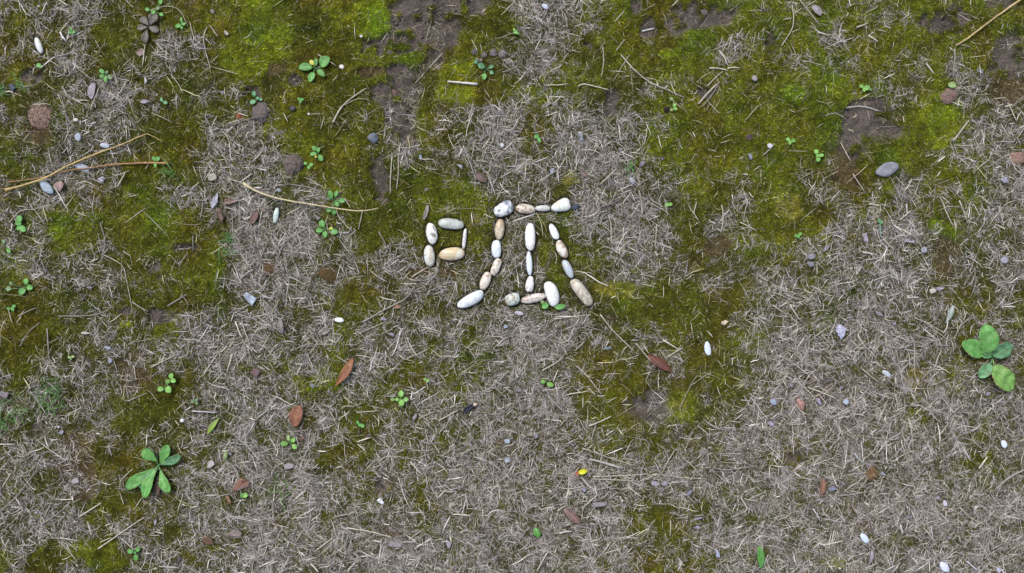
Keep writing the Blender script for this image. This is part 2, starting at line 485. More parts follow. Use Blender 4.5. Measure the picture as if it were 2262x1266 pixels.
# ------------------------------------------------------------------ labels that single things out
LAND = [  # x, y, name
    (985, 530, 'the small pebble square'), (1170, 560, 'the large pebble sign'), (1284, 645, 'the long tan pebble'),
    (1038, 662, 'the slanting white pebble'), (1250, 458, 'the dark slate chip'),
    (350, 1028, 'the big toothed rosette'), (2190, 790, 'the broad-leaved right-hand weed'),
    (760, 822, 'the pointed rust leaf'), (657, 918, 'the oval rust leaf'), (1460, 803, 'the red-brown leaf'),
    (1961, 373, 'the flat grey stone'), (84, 100, 'the top left pebble'), (609, 476, 'the pale green pebble'),
    (200, 335, 'the crossed golden stems'), (690, 452, 'the long bowed stem'), (2180, 50, 'the corner cane'),
    (696, 148, 'the five-leaved seedling at the top'), (1070, 155, 'the bluish seedling'),
    (1022, 183, 'the white stick'), (327, 58, 'the grey withered rosette'), (92, 258, 'the brown root ball'),
    (900, 60, 'the bare soil track'), (1540, 30, 'the top soil patch'), (1900, 260, 'the dark soil hollow'),
    (2090, 46, 'the reddish soil patch'), (1286, 1040, 'the yellow petal'), (1679, 1228, 'the lone green leaf'),
    (841, 1107, 'the white crumpled scrap'), (1564, 770, 'the bean-shaped white chip'),
    (749, 707, 'the white shell flake'), (1038, 900, 'the black husk'), (885, 880, 'the central clover'),
    (370, 845, 'the left-hand clover'), (640, 978, 'the lower clover'), (470, 942, 'the lime blade'),
    (1856, 733, 'the bluish torn flake'), (1816, 1077, 'the thin orange leaf'), (1769, 893, 'the pink triangular leaf'),
    (45, 495, 'the left-edge clover'), (50, 635, 'the lower left-edge clover'), (695, 335, 'the upper clover'),
    (722, 505, 'the yellow-tipped clover'), (2105, 688, 'the grey-green sliver'), (2218, 981, 'the right white chip'),
    (2086, 1252, 'the bottom edge white chip'), (1910, 1189, 'the lower bluish chip'), (534, 1073, 'the torn rust leaf'),
    (1264, 1140, 'the folded pinkish leaf'), (557, 662, 'the blue-grey flake'), (295, 1222, 'the bottom left seedling'),
    (103, 415, 'the blue flat stone'), (649, 362, 'the grey clod'), (1803, 345, 'the lime seedling'),
    (2096, 212, 'the pinkish clod'), (1345, 230, 'the small soil hole'), (1599, 712, 'the cream crumb'),
    (458, 1197, 'the low brown leaf'), (873, 1204, 'the low grey leaf'), (1205, 846, 'the two-leaved sprout'),
    (2245, 350, 'the right-edge pink stone'), (1945, 500, 'the teal sprig'), (1484, 240, 'the dark round crumb'),
]
USED = set()


def where(x, y, skip=None, k=0):
    ds = sorted((math.hypot(x - lx, y - ly), i) for i, (lx, ly, n) in enumerate(LAND)
                if math.hypot(x - lx, y - ly) > 14)
    d, i = ds[k]
    lx, ly, n = LAND[i]
    dx, dy = x - lx, y - ly
    if abs(dx) > 2.2 * abs(dy):
        w = 'right of' if dx > 0 else 'left of'
    elif abs(dy) > 2.2 * abs(dx):
        w = 'below' if dy > 0 else 'above'
    else:
        w = ('below' if dy > 0 else 'above') + (' right of' if dx > 0 else ' left of')
    near = 'close ' if d < 60 else ('' if d < 140 else 'well ')
    return near + w + ' ' + n


def auto_label(desc, x, y):
    for k in range(5):
        lab = desc + ' ' + where(x, y, k=k)
        if lab not in USED and len(lab.split()) <= 16:
            USED.add(lab)
            return lab
    for k in range(1, 5):
        lab = desc + ' ' + where(x, y, k=0) + ', ' + where(x, y, k=k)
        if lab not in USED:
            lab = ' '.join(lab.split()[:16])
            USED.add(lab)
            return lab
    return desc


# occupancy raster: litter keeps clear of these things
occ = np.zeros(PX.shape, dtype=np.uint8)


def occupy(x, y, L, Wd, ang, val=1, grow=1.0):
    a = math.radians(ang)
    r = max(L, Wd) * 0.5 * grow + 4
    i0, i1 = int((x - r - X0) / ST), int((x + r - X0) / ST) + 1
    j0, j1 = int((y - r - Y0) / ST), int((y + r - Y0) / ST) + 1
    sx, sy = PX[j0:j1, i0:i1] - x, PY[j0:j1, i0:i1] - y
    u = sx * math.cos(a) + sy * math.sin(a)
    w = -sx * math.sin(a) + sy * math.cos(a)
    m = (u / (L * 0.5 * grow)) ** 2 + (w / (Wd * 0.5 * grow)) ** 2 < 1
    occ[j0:j1, i0:i1][m] = val


# ------------------------------------------------------------------ pebbles
def pebble_mat(name, base, stain, amt, scale=90, speck=0.0, rough=0.30):
    m, nt, b = principled(name)
    tc = nt.nodes.new('ShaderNodeTexCoord')
    oi = nt.nodes.new('ShaderNodeObjectInfo')
    add = nt.nodes.new('ShaderNodeVectorMath')
    add.operation = 'MULTIPLY_ADD'
    add.inputs[1].default_value = (1, 1, 1)
    sc = nt.nodes.new('ShaderNodeVectorMath')
    sc.operation = 'SCALE'
    sc.inputs[0].default_value = (7, 3, 5)
    nt.links.new(oi.outputs['Random'], sc.inputs['Scale'])
    nt.links.new(tc.outputs['Object'], add.inputs[0])
    nt.links.new(sc.outputs[0], add.inputs[2])
    n1 = nt.nodes.new('ShaderNodeTexNoise')
    n1.inputs['Scale'].default_value = scale
    n1.inputs['Detail'].default_value = 6
    n1.inputs['Roughness'].default_value = 0.62
    n1.inputs['Distortion'].default_value = 1.4
    nt.links.new(add.outputs[0], n1.inputs['Vector'])
    cr = nt.nodes.new('ShaderNodeValToRGB')
    cr.color_ramp.elements[0].position = 0.60 - amt * 0.36
    cr.color_ramp.elements[0].color = (*base, 1)
    cr.color_ramp.elements[1].position = min(0.98, 0.60 - amt * 0.36 + 0.11)
    cr.color_ramp.elements[1].color = (*stain, 1)
    nt.links.new(n1.outputs[0], cr.inputs[0])
    last = cr.outputs[0]
    if speck > 0:
        vo = nt.nodes.new('ShaderNodeTexNoise')
        vo.inputs['Scale'].default_value = 480
        vo.inputs['Detail'].default_value = 2
        nt.links.new(add.outputs[0], vo.inputs['Vector'])
        mr = nt.nodes.new('ShaderNodeMapRange')
        mr.inputs[1].default_value = 0.66 - speck * 0.12
        mr.inputs[2].default_value = 0.70 - speck * 0.12
        mr.inputs[3].default_value = 0
        mr.inputs[4].default_value = 0.5
        nt.links.new(vo.outputs[0], mr.inputs[0])
        mx = nt.nodes.new('ShaderNodeMix')
        mx.data_type = 'RGBA'
        mx.inputs[7].default_value = (0.12, 0.09, 0.07, 1)
        nt.links.new(mr.outputs[0], mx.inputs[0])
        nt.links.new(last, mx.inputs[6])
        last = mx.outputs[2]
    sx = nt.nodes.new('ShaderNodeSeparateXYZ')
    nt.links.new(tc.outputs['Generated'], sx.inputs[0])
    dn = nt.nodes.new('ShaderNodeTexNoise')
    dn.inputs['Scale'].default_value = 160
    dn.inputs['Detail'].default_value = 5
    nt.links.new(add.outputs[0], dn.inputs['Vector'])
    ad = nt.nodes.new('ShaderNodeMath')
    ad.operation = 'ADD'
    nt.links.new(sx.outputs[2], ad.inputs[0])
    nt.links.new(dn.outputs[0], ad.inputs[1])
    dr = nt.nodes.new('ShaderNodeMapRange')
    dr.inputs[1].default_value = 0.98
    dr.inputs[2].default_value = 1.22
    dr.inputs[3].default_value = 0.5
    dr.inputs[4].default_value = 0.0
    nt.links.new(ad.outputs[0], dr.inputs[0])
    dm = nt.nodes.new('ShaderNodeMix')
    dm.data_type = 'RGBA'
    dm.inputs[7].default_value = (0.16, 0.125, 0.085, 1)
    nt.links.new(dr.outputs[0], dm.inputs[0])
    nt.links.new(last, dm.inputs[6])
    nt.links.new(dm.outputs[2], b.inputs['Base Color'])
    b.inputs['Roughness'].default_value = rough
    b.inputs['Specular IOR Level'].default_value = 0.45
    b.inputs['Subsurface Weight'].default_value = 0.12
    b.inputs['Subsurface Radius'].default_value = (0.004, 0.003, 0.002)
    bn = nt.nodes.new('ShaderNodeTexNoise')
    bn.inputs['Scale'].default_value = 260
    bn.inputs['Detail'].default_value = 4
    nt.links.new(add.outputs[0], bn.inputs['Vector'])
    bp = nt.nodes.new('ShaderNodeBump')
    bp.inputs['Strength'].default_value = 0.22
    bp.inputs['Distance'].default_value = 0.0012
    nt.links.new(bn.outputs[0], bp.inputs['Height'])
    nt.links.new(bp.outputs[0], b.inputs['Normal'])
    return m


def pebble_mesh(L, Wd, Ht, seed, taper=0.0, bend=0.0, boxy=2.3, lump=0.06, nu=36, nv=20):
    """long axis along x; sizes in metres"""
    th = np.linspace(0, 2 * np.pi, nu, endpoint=False)
    ph = np.linspace(-np.pi / 2, np.pi / 2, nv)[1:-1]
    T, P = np.meshgrid(th, ph)
    e = 2.0 / boxy

    def sp(c):
        return np.sign(c) * np.abs(c) ** e
    x = np.cos(P) * sp(np.cos(T))
    y = np.cos(P) * sp(np.sin(T))
    z = np.sin(P)
    pts = np.stack([x, y, z], -1).reshape(-1, 3)
    pts = np.vstack([pts, [[0, 0, -1]], [[0, 0, 1]]])
    r = np.random.default_rng(seed)
    ph3 = r.uniform(0, 6.28, (4, 3))
    fr = r.uniform(1.0, 2.4, (4, 3))
    lumpf = sum(np.sin(pts @ fr[i] + ph3[i, 0]) for i in range(4)) / 4
    pts = pts * (1 + lump * lumpf[:, None])
    pts[:, 1] *= 1 + taper * pts[:, 0]
    pts[:, 2] *= 1 + 0.5 * taper * pts[:, 0]
    pts *= np.array([L / 2, Wd / 2, Ht / 2])
    pts[:, 1] += bend * Wd * ((pts[:, 0] / (L / 2)) ** 2 - 0.35)
    n = nu * (nv - 2)
    ii = np.arange(n).reshape(nv - 2, nu)
    jj = np.roll(ii, -1, 1)
    f4 = np.stack([ii[:-1], jj[:-1], jj[1:], ii[1:]], -1).reshape(-1, 4)
    f3 = np.vstack([np.stack([jj[0], ii[0], np.full(nu, n)], -1), np.stack([ii[-1], jj[-1], np.full(nu, n + 1)], -1)])
    return make_mesh('pebble', pts, f4, f3)


WHITE = (0.76, 0.77, 0.76)
for i, (x, y, L, Wd, a, base, stain, amt, speck, taper, bend, lab) in enumerate(PEB):
    Ht = (Wd * 0.82 if Wd > 10 else Wd * 1.4)
    base = tuple(min(.82, q * 1.10 + .015 * k_) for k_, q in enumerate(base))
    me = pebble_mesh(L * S, Wd * S, Ht * S, 100 + i, taper, bend, boxy=2.1 + 0.25 * (i % 3), lump=0.06 + 0.03 * (i % 3))
    z = float(H(x, y)) + Ht * S * 0.5 - Ht * S * 0.10 + 0.0035
    X, Y = to_world(x, y, z)
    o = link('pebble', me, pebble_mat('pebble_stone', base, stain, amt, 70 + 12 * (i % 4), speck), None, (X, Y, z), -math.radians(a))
    o.rotation_euler = (math.radians(rng.uniform(-6, 6)), math.radians(rng.uniform(-4, 4)), -math.radians(a))
    if i < 5:
        g = 'pebbles of the small square'
    elif i < 24:
        g = 'pebbles of the large sign'
    else:
        g = 'loose slim pebbles'
    tag(o, lab, 'pebble', g)
    USED.add(lab)
    occupy(x, y, L, Wd, a, 1, 1.0)


# ------------------------------------------------------------------ irregular stones, crumbs and clods
def rough_stone(L, Wd, Ht, seed, col, col2=None, facet=0.0, lump=0.12, nu=22, nv=13):
    th = np.linspace(0, 2 * np.pi, nu, endpoint=False)
    ph = np.linspace(-np.pi / 2, np.pi / 2, nv)[1:-1]
    T, P = np.meshgrid(th, ph)
    pts = np.stack([np.cos(P) * np.cos(T), np.cos(P) * np.sin(T), np.sin(P)], -1).reshape(-1, 3)
    pts = np.vstack([pts, [[0, 0, -1]], [[0, 0, 1]]])
    r = np.random.default_rng(seed)
    if facet:
        d = r.normal(size=(14, 3))
        d /= np.linalg.norm(d, axis=1, keepdims=True)
        off = r.uniform(0.62, 0.92, 14)
        s = np.ones(len(pts))
        for k in range(14):
            c = pts @ d[k]
            s = np.where(c > off[k], np.minimum(s, off[k] / np.maximum(c, 1e-3)), s)
        pts = pts * (1 - facet + facet * s[:, None])
        pts[:, 2] = np.clip(pts[:, 2], -1, 0.62)
    for sc_, am in ((1.6, 1.0), (4.0, 0.5), (9.0, 0.35)):
        fr = r.normal(size=(3, 3)) * sc_
        p0 = r.uniform(0, 6.28, 3)
        n_ = sum(np.sin(pts @ fr[k] + p0[k]) for k in range(3)) / 3
        pts = pts * (1 + lump * am * n_[:, None])
    u = pts.copy()
    pts = pts * np.array([L / 2, Wd / 2, Ht / 2])
    n = nu * (nv - 2)
    ii = np.arange(n).reshape(nv - 2, nu)
    jj = np.roll(ii, -1, 1)
    f4 = np.stack([ii[:-1], jj[:-1], jj[1:], ii[1:]], -1).reshape(-1, 4)
    f3 = np.vstack([np.stack([jj[0], ii[0], np.full(nu, n)], -1), np.stack([ii[-1], jj[-1], np.full(nu, n + 1)], -1)])
    if nu > 40:
        q = u * 40
        for fs, am_ in ((9, .16), (4, .12), (2, .08)):
            nn = (vnoise(q[:, 0] + q[:, 2] * .7, q[:, 1] - q[:, 2] * .5, fs, seed) - 0.5) * am_
            pts = pts * (1 + 1.5 * nn[:, None] * np.array([1, 1, 1.4]))
    c = np.array(col)[None] * np.ones((len(pts), 1))
    mm = vnoise(u[:, 0] * 10 + seed, u[:, 1] * 10 + u[:, 2] * 6, 5.0, seed)[:, None]
    if col2 is not None:
        c = c * (1 - mm) + np.array(col2)[None] * mm
    c = c * (0.85 + 0.3 * vnoise(u[:, 0] * 30, u[:, 1] * 30 + u[:, 2] * 20, 5.0, seed + 5)[:, None])
    return make_mesh('stone', pts, f4, f3, c, smooth=not facet or facet < 0.9)


CLODS = [  # x,y,L,W,ang,height factor,colour,colour2, name, label, category
    (92, 258, 60, 55, 20, .24, (.105, .070, .050), (.145, .108, .085), 'root_ball', 'round brown matted root ball half sunk in left-hand moss', 'root ball'),
    (577, 250, 34, 42, 10, .4, (.15, .125, .115), (.20, .17, .155), 'soil_clod', 'grey lump of dry soil left of the mossy top centre', 'soil clod'),
    (649, 362, 40, 44, 80, .4, (.125, .095, .085), (.17, .14, .125), 'soil_clod', 'grey-brown lump of soil beside the small upper clover', 'soil clod'),
    (596, 594, 38, 32, 0, .4, (.105, .068, .03), (.13, .085, .045), 'soil_clod', 'round rusty-brown clod in straw below the pale green pebble', 'soil clod'),
    (727, 607, 42, 28, 20, .4, (.10, .07, .022), (.085, .055, .03), 'soil_clod', 'oblong mossy brown clod left of the small pebble square', 'soil clod'),
    (2096, 212, 32, 38, 70, .4, (.24, .17, .145), (.18, .12, .10), 'soil_clod', 'pinkish wrinkled clod under a pale round leaf, upper right', 'soil clod'),
    (1089, 117, 15, 17, 0, .5, (.26, .23, .225), (.19, .17, .17), 'soil_crumb', 'upright grey crumb, third of four above the bluish seedling', 'soil crumb'),
    (1110, 120, 19, 17, 0, .5, (.27, .24, .23), (.19, .17, .17), 'soil_crumb', 'widest grey crumb, rightmost of four above the bluish seedling', 'soil crumb'),
    (1049, 114, 14, 13, 0, .5, (.15, .14, .13), (.12, .11, .11), 'soil_crumb', 'dark grey crumb, leftmost of four above the bluish seedling', 'soil crumb'),
    (1069, 121, 15, 14, 0, .5, (.24, .22, .21), (.18, .16, .16), 'soil_crumb', 'grey crumb, second of four above the bluish seedling', 'soil crumb'),
    (530, 256, 15, 13, 0, .8, (.35, .12, .06), (.25, .10, .06), 'soil_crumb', 'small orange-red crumb beside the dark twig, upper left', 'crumb'),
    (1472, 242, 14, 13, 0, .8, (.035, .022, .022), (.05, .04, .04), 'soil_crumb', 'near-black round crumb beside a tiny sprout in moss', 'crumb'),
    (1655, 302, 15, 13, 0, .6, (.13, .10, .09), (.10, .08, .075), 'soil_crumb', 'brownish crumb on open moss below the small soil patch', 'crumb'),
    (2249, 350, 30, 34, 80, .5, (.34, .22, .17), (.26, .17, .14), 'stone', 'pinkish rough stone cut by the right edge of the picture', 'stone'),
    (870, 205, 20, 12, 60, .5, (.22, .15, .12), (.15, .11, .10), 'soil_clod', 'pinkish-brown crumbly clod on the bare soil track', 'soil clod'),
    (860, 118, 12, 10, 0, .8, (.20, .18, .18), (.15, .13, .13), 'soil_crumb', 'smooth grey crumb in the middle of the soil track', 'soil crumb'),
    (1555, 26, 18, 14, 40, .5, (.22, .18, .17), (.17, .14, .13), 'soil_clod', 'pale flat clod on the top soil patch', 'soil clod'),
]
for i, (x, y, L, Wd, a, hf, c1, c2, nm, lab, cat) in enumerate(CLODS):
    Ht = Wd * hf
    z = float(H(x, y)) + Ht * S * 0.10
    X, Y = to_world(x, y, z)
    o = link(nm, rough_stone(L * S, Wd * S, Ht * S, 300 + i, c1, c2, 0, 0.17, 64, 34), M_CLOD, None, (X, Y, z), -math.radians(a))
    tag(o, lab, cat)
    USED.add(lab)
    occupy(x, y, L, Wd, a, 1 if L < 30 else 2, 0.62)

def root_fibres(root, L, Wd, Ht, k, seed, c1):
    r = np.random.default_rng(seed)
    Vs, Fs, Cs, n0 = [], [], [], 0
    for i in range(k):
        a0, rr = r.uniform(0, 6.28), math.sqrt(r.random()) * 0.92
        az0, ln_ = r.uniform(0, 6.28), r.uniform(0.12, 0.34)
        t = np.linspace(-.5, .5, 6)
        cu = r.normal(0, 0.5)
        px = math.cos(a0) * rr + ln_ * (np.cos(az0) * t - np.sin(az0) * cu * t * t)
        py = math.sin(a0) * rr + ln_ * (np.sin(az0) * t + np.cos(az0) * cu * t * t)
        rad = np.clip(px ** 2 + py ** 2, 0, 0.98)
        pz = np.sqrt(1 - rad) * (1 + r.uniform(0.02, 0.12))
        w_ = 0.012
        for sgn in (-1, 1):
            Vs.append(np.stack([(px - sgn * w_ * np.sin(az0)) * L / 2, (py + sgn * w_ * np.cos(az0)) * Wd / 2, pz * Ht / 2], -1))
        b = n0 + np.arange(5)
        Fs.append(np.stack([b, b + 1, b + 7, b + 6], -1))
        Cs.append(np.ones((12, 3)) * np.array(c1) * r.uniform(0.5, 2.2))
        n0 += 12
    f = link('root_fibre', make_mesh('root_fibre', np.vstack(Vs), np.vstack(Fs), None, np.vstack(Cs)), M_STRAW, root)
    f['kind'] = 'stuff'


for o in [q for q in COL.objects if q.name.startswith('root_ball')]:
    root_fibres(o, 58 * S, 58 * S, 58 * .27 * S, 420, 3, (.20, .13, .10))

STONES = [  # x,y,L,W,ang,colour, height, label
    (1961, 373, 51, 31, -10, (.25, .255, .29), 9, 'flat angular grey stone on moss, right of centre'),
    (1270, 458, 20, 14, -10, (.045, .055, .085), 9, 'dark slate chip touching the end of the roof row'),
    (27, 193, 17, 15, 30, (.07, .075, .13), 9, 'dark blue stone chip near the left edge above the root ball'),
    (646, 239, 13, 12, 0, (.05, .04, .05), 9, 'tiny dark chip with a bright spot on top centre moss'),
    (823, 304, 24, 21, 20, (.14, .16, .20), 12, 'blue-grey stone under bent straws at the end of soil track'),
    (103, 415, 36, 19, 42, (.36, .44, .52), 9, 'pale blue flat stone below the crossed golden stems'),
    (182, 370, 34, 14, 22, (.42, .46, .55), 7, 'pale blue-grey stone lying under the crossed golden stems'),
    (232, 321, 21, 13, 0, (.48, .53, .58), 7, 'whitish blue stone just above the golden stem'),
    (173, 303, 14, 22, 5, (.40, .46, .55), 7, 'bluish stone chip above the crossed stems, nearer the root ball'),
    (167, 265, 10, 7, 0, (.60, .57, .52), 5, 'tiny cream chip right of the brown root ball'),
    (469, 392, 22, 17, -20, (.33, .31, .25), 9, 'yellowish grey stone left of the bowed stem knob'),
    (755, 148, 11, 10, 0, (.72, .68, .66), 8, 'small round white stone right of the five-leaved seedling'),
    (798, 80, 7, 6, 0, (.68, .66, .64), 5, 'tiny white grain at the tip of the bright moss'),
    (682, 252, 5, 5, 0, (.72, .72, .68), 4, 'tiny white grain on moss below the five-leaved seedling'),
    (402, 929, 8, 8, 0, (.86, .88, .90), 7, 'round bright white bead on straw below the left-hand clover'),
    (129, 943, 5, 5, 0, (.80, .82, .85), 4, 'very small white bead in straw by the bottom left'),
    (1701, 322, 11, 11, 0, (.64, .64, .70), 8, 'round whitish stone at the end of a short straw'),
    (1204, 15, 15, 11, 20, (.56, .60, .70), 7, 'bluish white stone in the top straw patch'),
    (1868, 888, 13, 12, 0, (.40, .45, .55), 7, 'round blue-grey stone in straw, rightmost of a trio'),
    (1709, 888, 15, 14, 0, (.33, .38, .50), 7, 'round bluish stone in straw, leftmost of a trio'),
    (1667, 173, 12, 12, 0, (.32, .29, .29), 5, 'round grey disc lying on upper right moss'),
    (1109, 321, 9, 9, 0, (.58, .58, .56), 7, 'small round grey-white stone right of the dense straw tuft'),
    (1258, 1090, 11, 9, 0, (.50, .44, .33), 8, 'small cream round stone below the yellow petal'),
    (1468, 1068, 14, 11, 20, (.30, .28, .33), 6, 'grey-violet stone under a fan of straws, lower centre'),
    (1447, 1069, 17, 12, 10, (.33, .31, .36), 6, 'grey-violet stone left of its twin under a straw fan'),
    (2042, 552, 13, 14, 0, (.33, .33, .38), 6, 'roundish grey stone in straw right of the teal sprig'),
    (2220, 398, 15, 15, 0, (.31, .30, .38), 6, 'violet-grey stone near the right edge, mid height'),
    (2219, 575, 15, 16, 0, (.33, .32, .38), 6, 'violet-grey stone near right edge above the broad-leaved weed'),
    (1793, 567, 17, 13, -20, (.26, .24, .28), 7, 'grey pellet, upper of two beside the moss strip'),
    (1792, 584, 15, 12, 0, (.24, .23, .28), 7, 'grey pellet, lower of two beside the moss strip'),
    (1120, 975, 12, 10, 0, (.35, .42, .50), 5, 'pale bluish pellet in straw below the black husk'),
]
for i, (x, y, L, Wd, a, c, ht, lab) in enumerate(STONES):
    small = L < 14
    z = float(H(x, y)) + ht * S * 0.3 + 0.003 * float(samp(dens, x, y)) + (0.001 if small else 0)
    X, Y = to_world(x, y, z)
    fac = 0.75 if not small else 0.4
    me = rough_stone(L * S * 1.12, Wd * S * 1.12, ht * S * (1.3 if L > 14 else 1.1), 500 + i, c, tuple(min(1, q * 0.7) for q in c), fac, 0.11)
    o = link('stone', me, M_CHIP, None, (X, Y, z), -math.radians(a))
    tag(o, lab, 'stone')
    USED.add(lab)
    occupy(x, y, L, Wd, a, 1 if L > 22 else 2, 0.95)


# ------------------------------------------------------------------ leaves
def leaf_mesh(L, Wd, kind='oval', seed=0, col=(.1, .3, .05), col2=None, curl=0.1, cup=0.12, serr=0.0, lobes=0, rib=0.25,
              thick=0.0004, nu=14, nv=7, rag=0.0):
    """blade from base (x=0) to tip (x=L), real thickness, colour per vertex"""
    r = np.random.default_rng(seed)
    u = np.linspace(0, 1, nu)
    if kind == 'oval':
        prof = np.sin(np.pi * np.clip(u, 0.005, 0.995) ** 0.95) ** 0.55
    elif kind == 'round':
        prof = np.sqrt(np.clip(1 - (2 * np.clip(u, 0.01, 0.99) - 1) ** 2, 0, 1))
    elif kind == 'spat':
        prof = 0.22 + 0.78 * np.clip((u - 0.02) / 0.5, 0, 1) ** 1.1
        prof *= np.sqrt(np.clip(1 - ((np.clip(u, 0.62, 0.985) - 0.62) / 0.38) ** 2, 0.0, 1))
        prof[0] = 0.1
    elif kind == 'lance':
        prof = np.sin(np.pi * np.clip(u, 0.005, 0.995) ** 0.8) ** 1.0
    else:  # torn
        prof = np.sqrt(np.clip(1 - (2 * np.clip(u, 0.02, 0.98) - 1) ** 2, 0, 1)) ** 0.7
    vv = np.linspace(-1, 1, nv)
    U, V = np.meshgrid(u, vv, indexing='ij')
    edge_l = prof * (1 + serr * np.sin(u * 46 + r.uniform(0, 6)))
    edge_r = prof * (1 + serr * np.sin(u * 43 + r.uniform(0, 6)))
    if rag:
        edge_l = edge_l * (1 + rag * (r.random(nu) - 0.6))
        edge_r = edge_r * (1 + rag * (r.random(nu) - 0.6))
    E = np.where(V < 0, edge_l[:, None], edge_r[:, None])
    x = U * L
    y = V * E * Wd / 2
    bendy = r.uniform(-0.05, 0.05)
    y = y + bendy * L * np.sin(np.pi * U)
    z = curl * L * (np.sin(np.pi * U * 0.9)) + cup * Wd * V ** 2 * E + 0.02 * Wd * np.sin(U * 17 + V * 3 + seed)
    z = z - rib * 0.06 * Wd * (1 - np.abs(V)) ** 3
    top = np.stack([x, y, z], -1).reshape(-1, 3)
    bot = top.copy()
    bot[:, 2] -= thick
    idx = np.arange(nu * nv).reshape(nu, nv)
    a, b, c, d = idx[:-1, :-1], idx[1:, :-1], idx[1:, 1:], idx[:-1, 1:]
    f_top = np.stack([a, b, c, d], -1).reshape(-1, 4)
    n = nu * nv
    f_bot = f_top[:, ::-1] + n
    ring = np.concatenate([idx[:, 0], idx[-1, 1:], idx[-2::-1, -1], idx[0, -2:0:-1]])
    rn = np.roll(ring, -1)
    f_rim = np.stack([rn, ring, ring + n, rn + n], -1)
    cc = np.array(col)[None, None] * np.ones((nu, nv, 1))
    if col2 is not None:
        t = np.clip(vnoise(U * 30, V * 12 + seed, 7.0, seed)[..., None] * 1.6 - 0.4, 0, 1)
        cc = cc * (1 - t) + np.array(col2)[None, None] * t
    cc = cc * (0.86 + 0.28 * vnoise(U * 60, V * 20, 5, seed + 3)[..., None])
    if rag or kind == 'lance' or kind == 'oval':
        bl = np.clip(vnoise(U * 25 + seed, V * 9, 3.2, seed + 11)[..., None] * 2.2 - 1.1, 0, 1)
        cc = cc * (1 - 0.35 * bl)
    if nu > 20:
        br = np.clip((np.abs(V) - 0.72) * 3.5, 0, 1)[..., None] * np.clip(vnoise(U * 14, V * 2 + seed, 2.2, seed + 21)[..., None] * 3 - 1.6, 0, 1)
        cc = cc * (1 - br) + np.array([.20, .12, .05]) * br
        sp_ = np.clip(vnoise(U * 60 + 9, V * 14, 2.0, seed + 31)[..., None] * 5 - 4.1, 0, 1)
        cc = cc * (1 - 0.8 * sp_)
    ribm = np.exp(-(V / 0.16) ** 2)[..., None] * rib
    cc = cc * (1 - ribm) + np.minimum(1, cc * 1.9 + 0.05) * ribm
    cc = cc.reshape(-1, 3)
    return make_mesh('leaf', np.vstack([top, bot]), np.vstack([f_top, f_bot, f_rim]), cols=np.vstack([cc, cc * 0.8]))


def scrap_mesh(L, Wd, seed, col, col2):
    """angular torn flake with a crease, real thickness"""
    r = np.random.default_rng(seed)
    k = r.integers(6, 10)
    th = np.sort(r.uniform(0, 2 * np.pi, k) * 0.35 + np.arange(k) / k * 2 * np.pi * 0.65 + np.arange(k) * 0.35 * 2 * np.pi / k)
    rad = r.uniform(0.55, 1.12, k)
    outer = np.stack([np.cos(th) * rad * L / 2, np.sin(th) * rad * Wd / 2], -1)
    ca = r.uniform(0, np.pi)
    def zf(p):
        return np.abs(p[:, 0] * np.cos(ca) + p[:, 1] * np.sin(ca)) * r_c + 0.04 * Wd * np.sin(p[:, 0] * 9 / L + seed)
    r_c = r.uniform(0.08, 0.42)
    rings = [np.zeros((1, 2)), outer * 0.5 * r.uniform(0.85, 1.15, (k, 1)), outer]
    P = np.vstack(rings)
    z = zf(P)
    top = np.column_stack([P, z])
    bot = top.copy()
    bot[:, 2] -= 0.0004
    n = len(P)
    a = 1 + np.arange(k)
    b = 1 + (np.arange(k) + 1) % k
    f3 = np.stack([np.zeros(k, int), a, b], -1)
    f4 = np.stack([a, a + k, b + k, b], -1)
    rim = np.stack([b + k, a + k, a + k + n, b + k + n], -1)
    F4 = np.vstack([f4, f4[:, ::-1] + n, rim])
    F3 = np.vstack([f3, f3[:, ::-1] + n])
    t = r.random((n, 1))
    c = np.array(col)[None] * (1 - t) + np.array(col2)[None] * t
    return make_mesh('scrap', np.vstack([top, bot]), F4, F3, np.vstack([c, c * .8]), smooth=False)


def lying_leaf(nm, x, y, L, Wd, ang, col, label, cat, kind='oval', col2=None, seed=0, curl=0.08, cup=0.10, rag=0.0, serr=0.0,
               rib=0.2, mat=None, up=0.001, f=0.8, tilt=6):
    """x, y is the centre of the leaf"""
    a = math.radians(ang)
    if nm == 'dead_leaf' and col[0] > 1.8 * col[2]:
        g_ = sum(col) / 3
        col = tuple((q * 0.72 + g_ * 0.10) for q in col)
        col2 = tuple((q * 0.62 + g_ * 0.12) for q in col2)
    if kind == 'torn' and nm != 'bark_strip':
        kind = 'scrap'
        L, Wd = L * 1.12, Wd * 1.12
    bx, by = x - math.cos(a) * L / 2, y - math.sin(a) * L / 2
    z = max(rest(x, y, f, up), rest(bx, by, f, up) - 0.002)
    if kind == 'scrap':
        me = scrap_mesh(L * S, Wd * S, seed, col, col2)
        bx, by = x, y
        z = rest(x, y, f * 0.8, up)
    else:
        me = leaf_mesh(L * S, Wd * S, kind, seed, col, col2, curl, cup, serr, rib=rib, rag=rag)
    X, Y = to_world(bx, by, z)
    o = link(nm, me, mat or M_DEAD, None, (X, Y, z), -a)
    r = np.random.default_rng(seed + 9)
    o.rotation_euler = (math.radians(r.uniform(-tilt, tilt) * 2), math.radians(r.uniform(-tilt, tilt * 0.3)), -a)
    tag(o, label, cat)
    USED.add(label)
    occupy(x, y, L, Wd, ang, 2, 0.9)
    return o


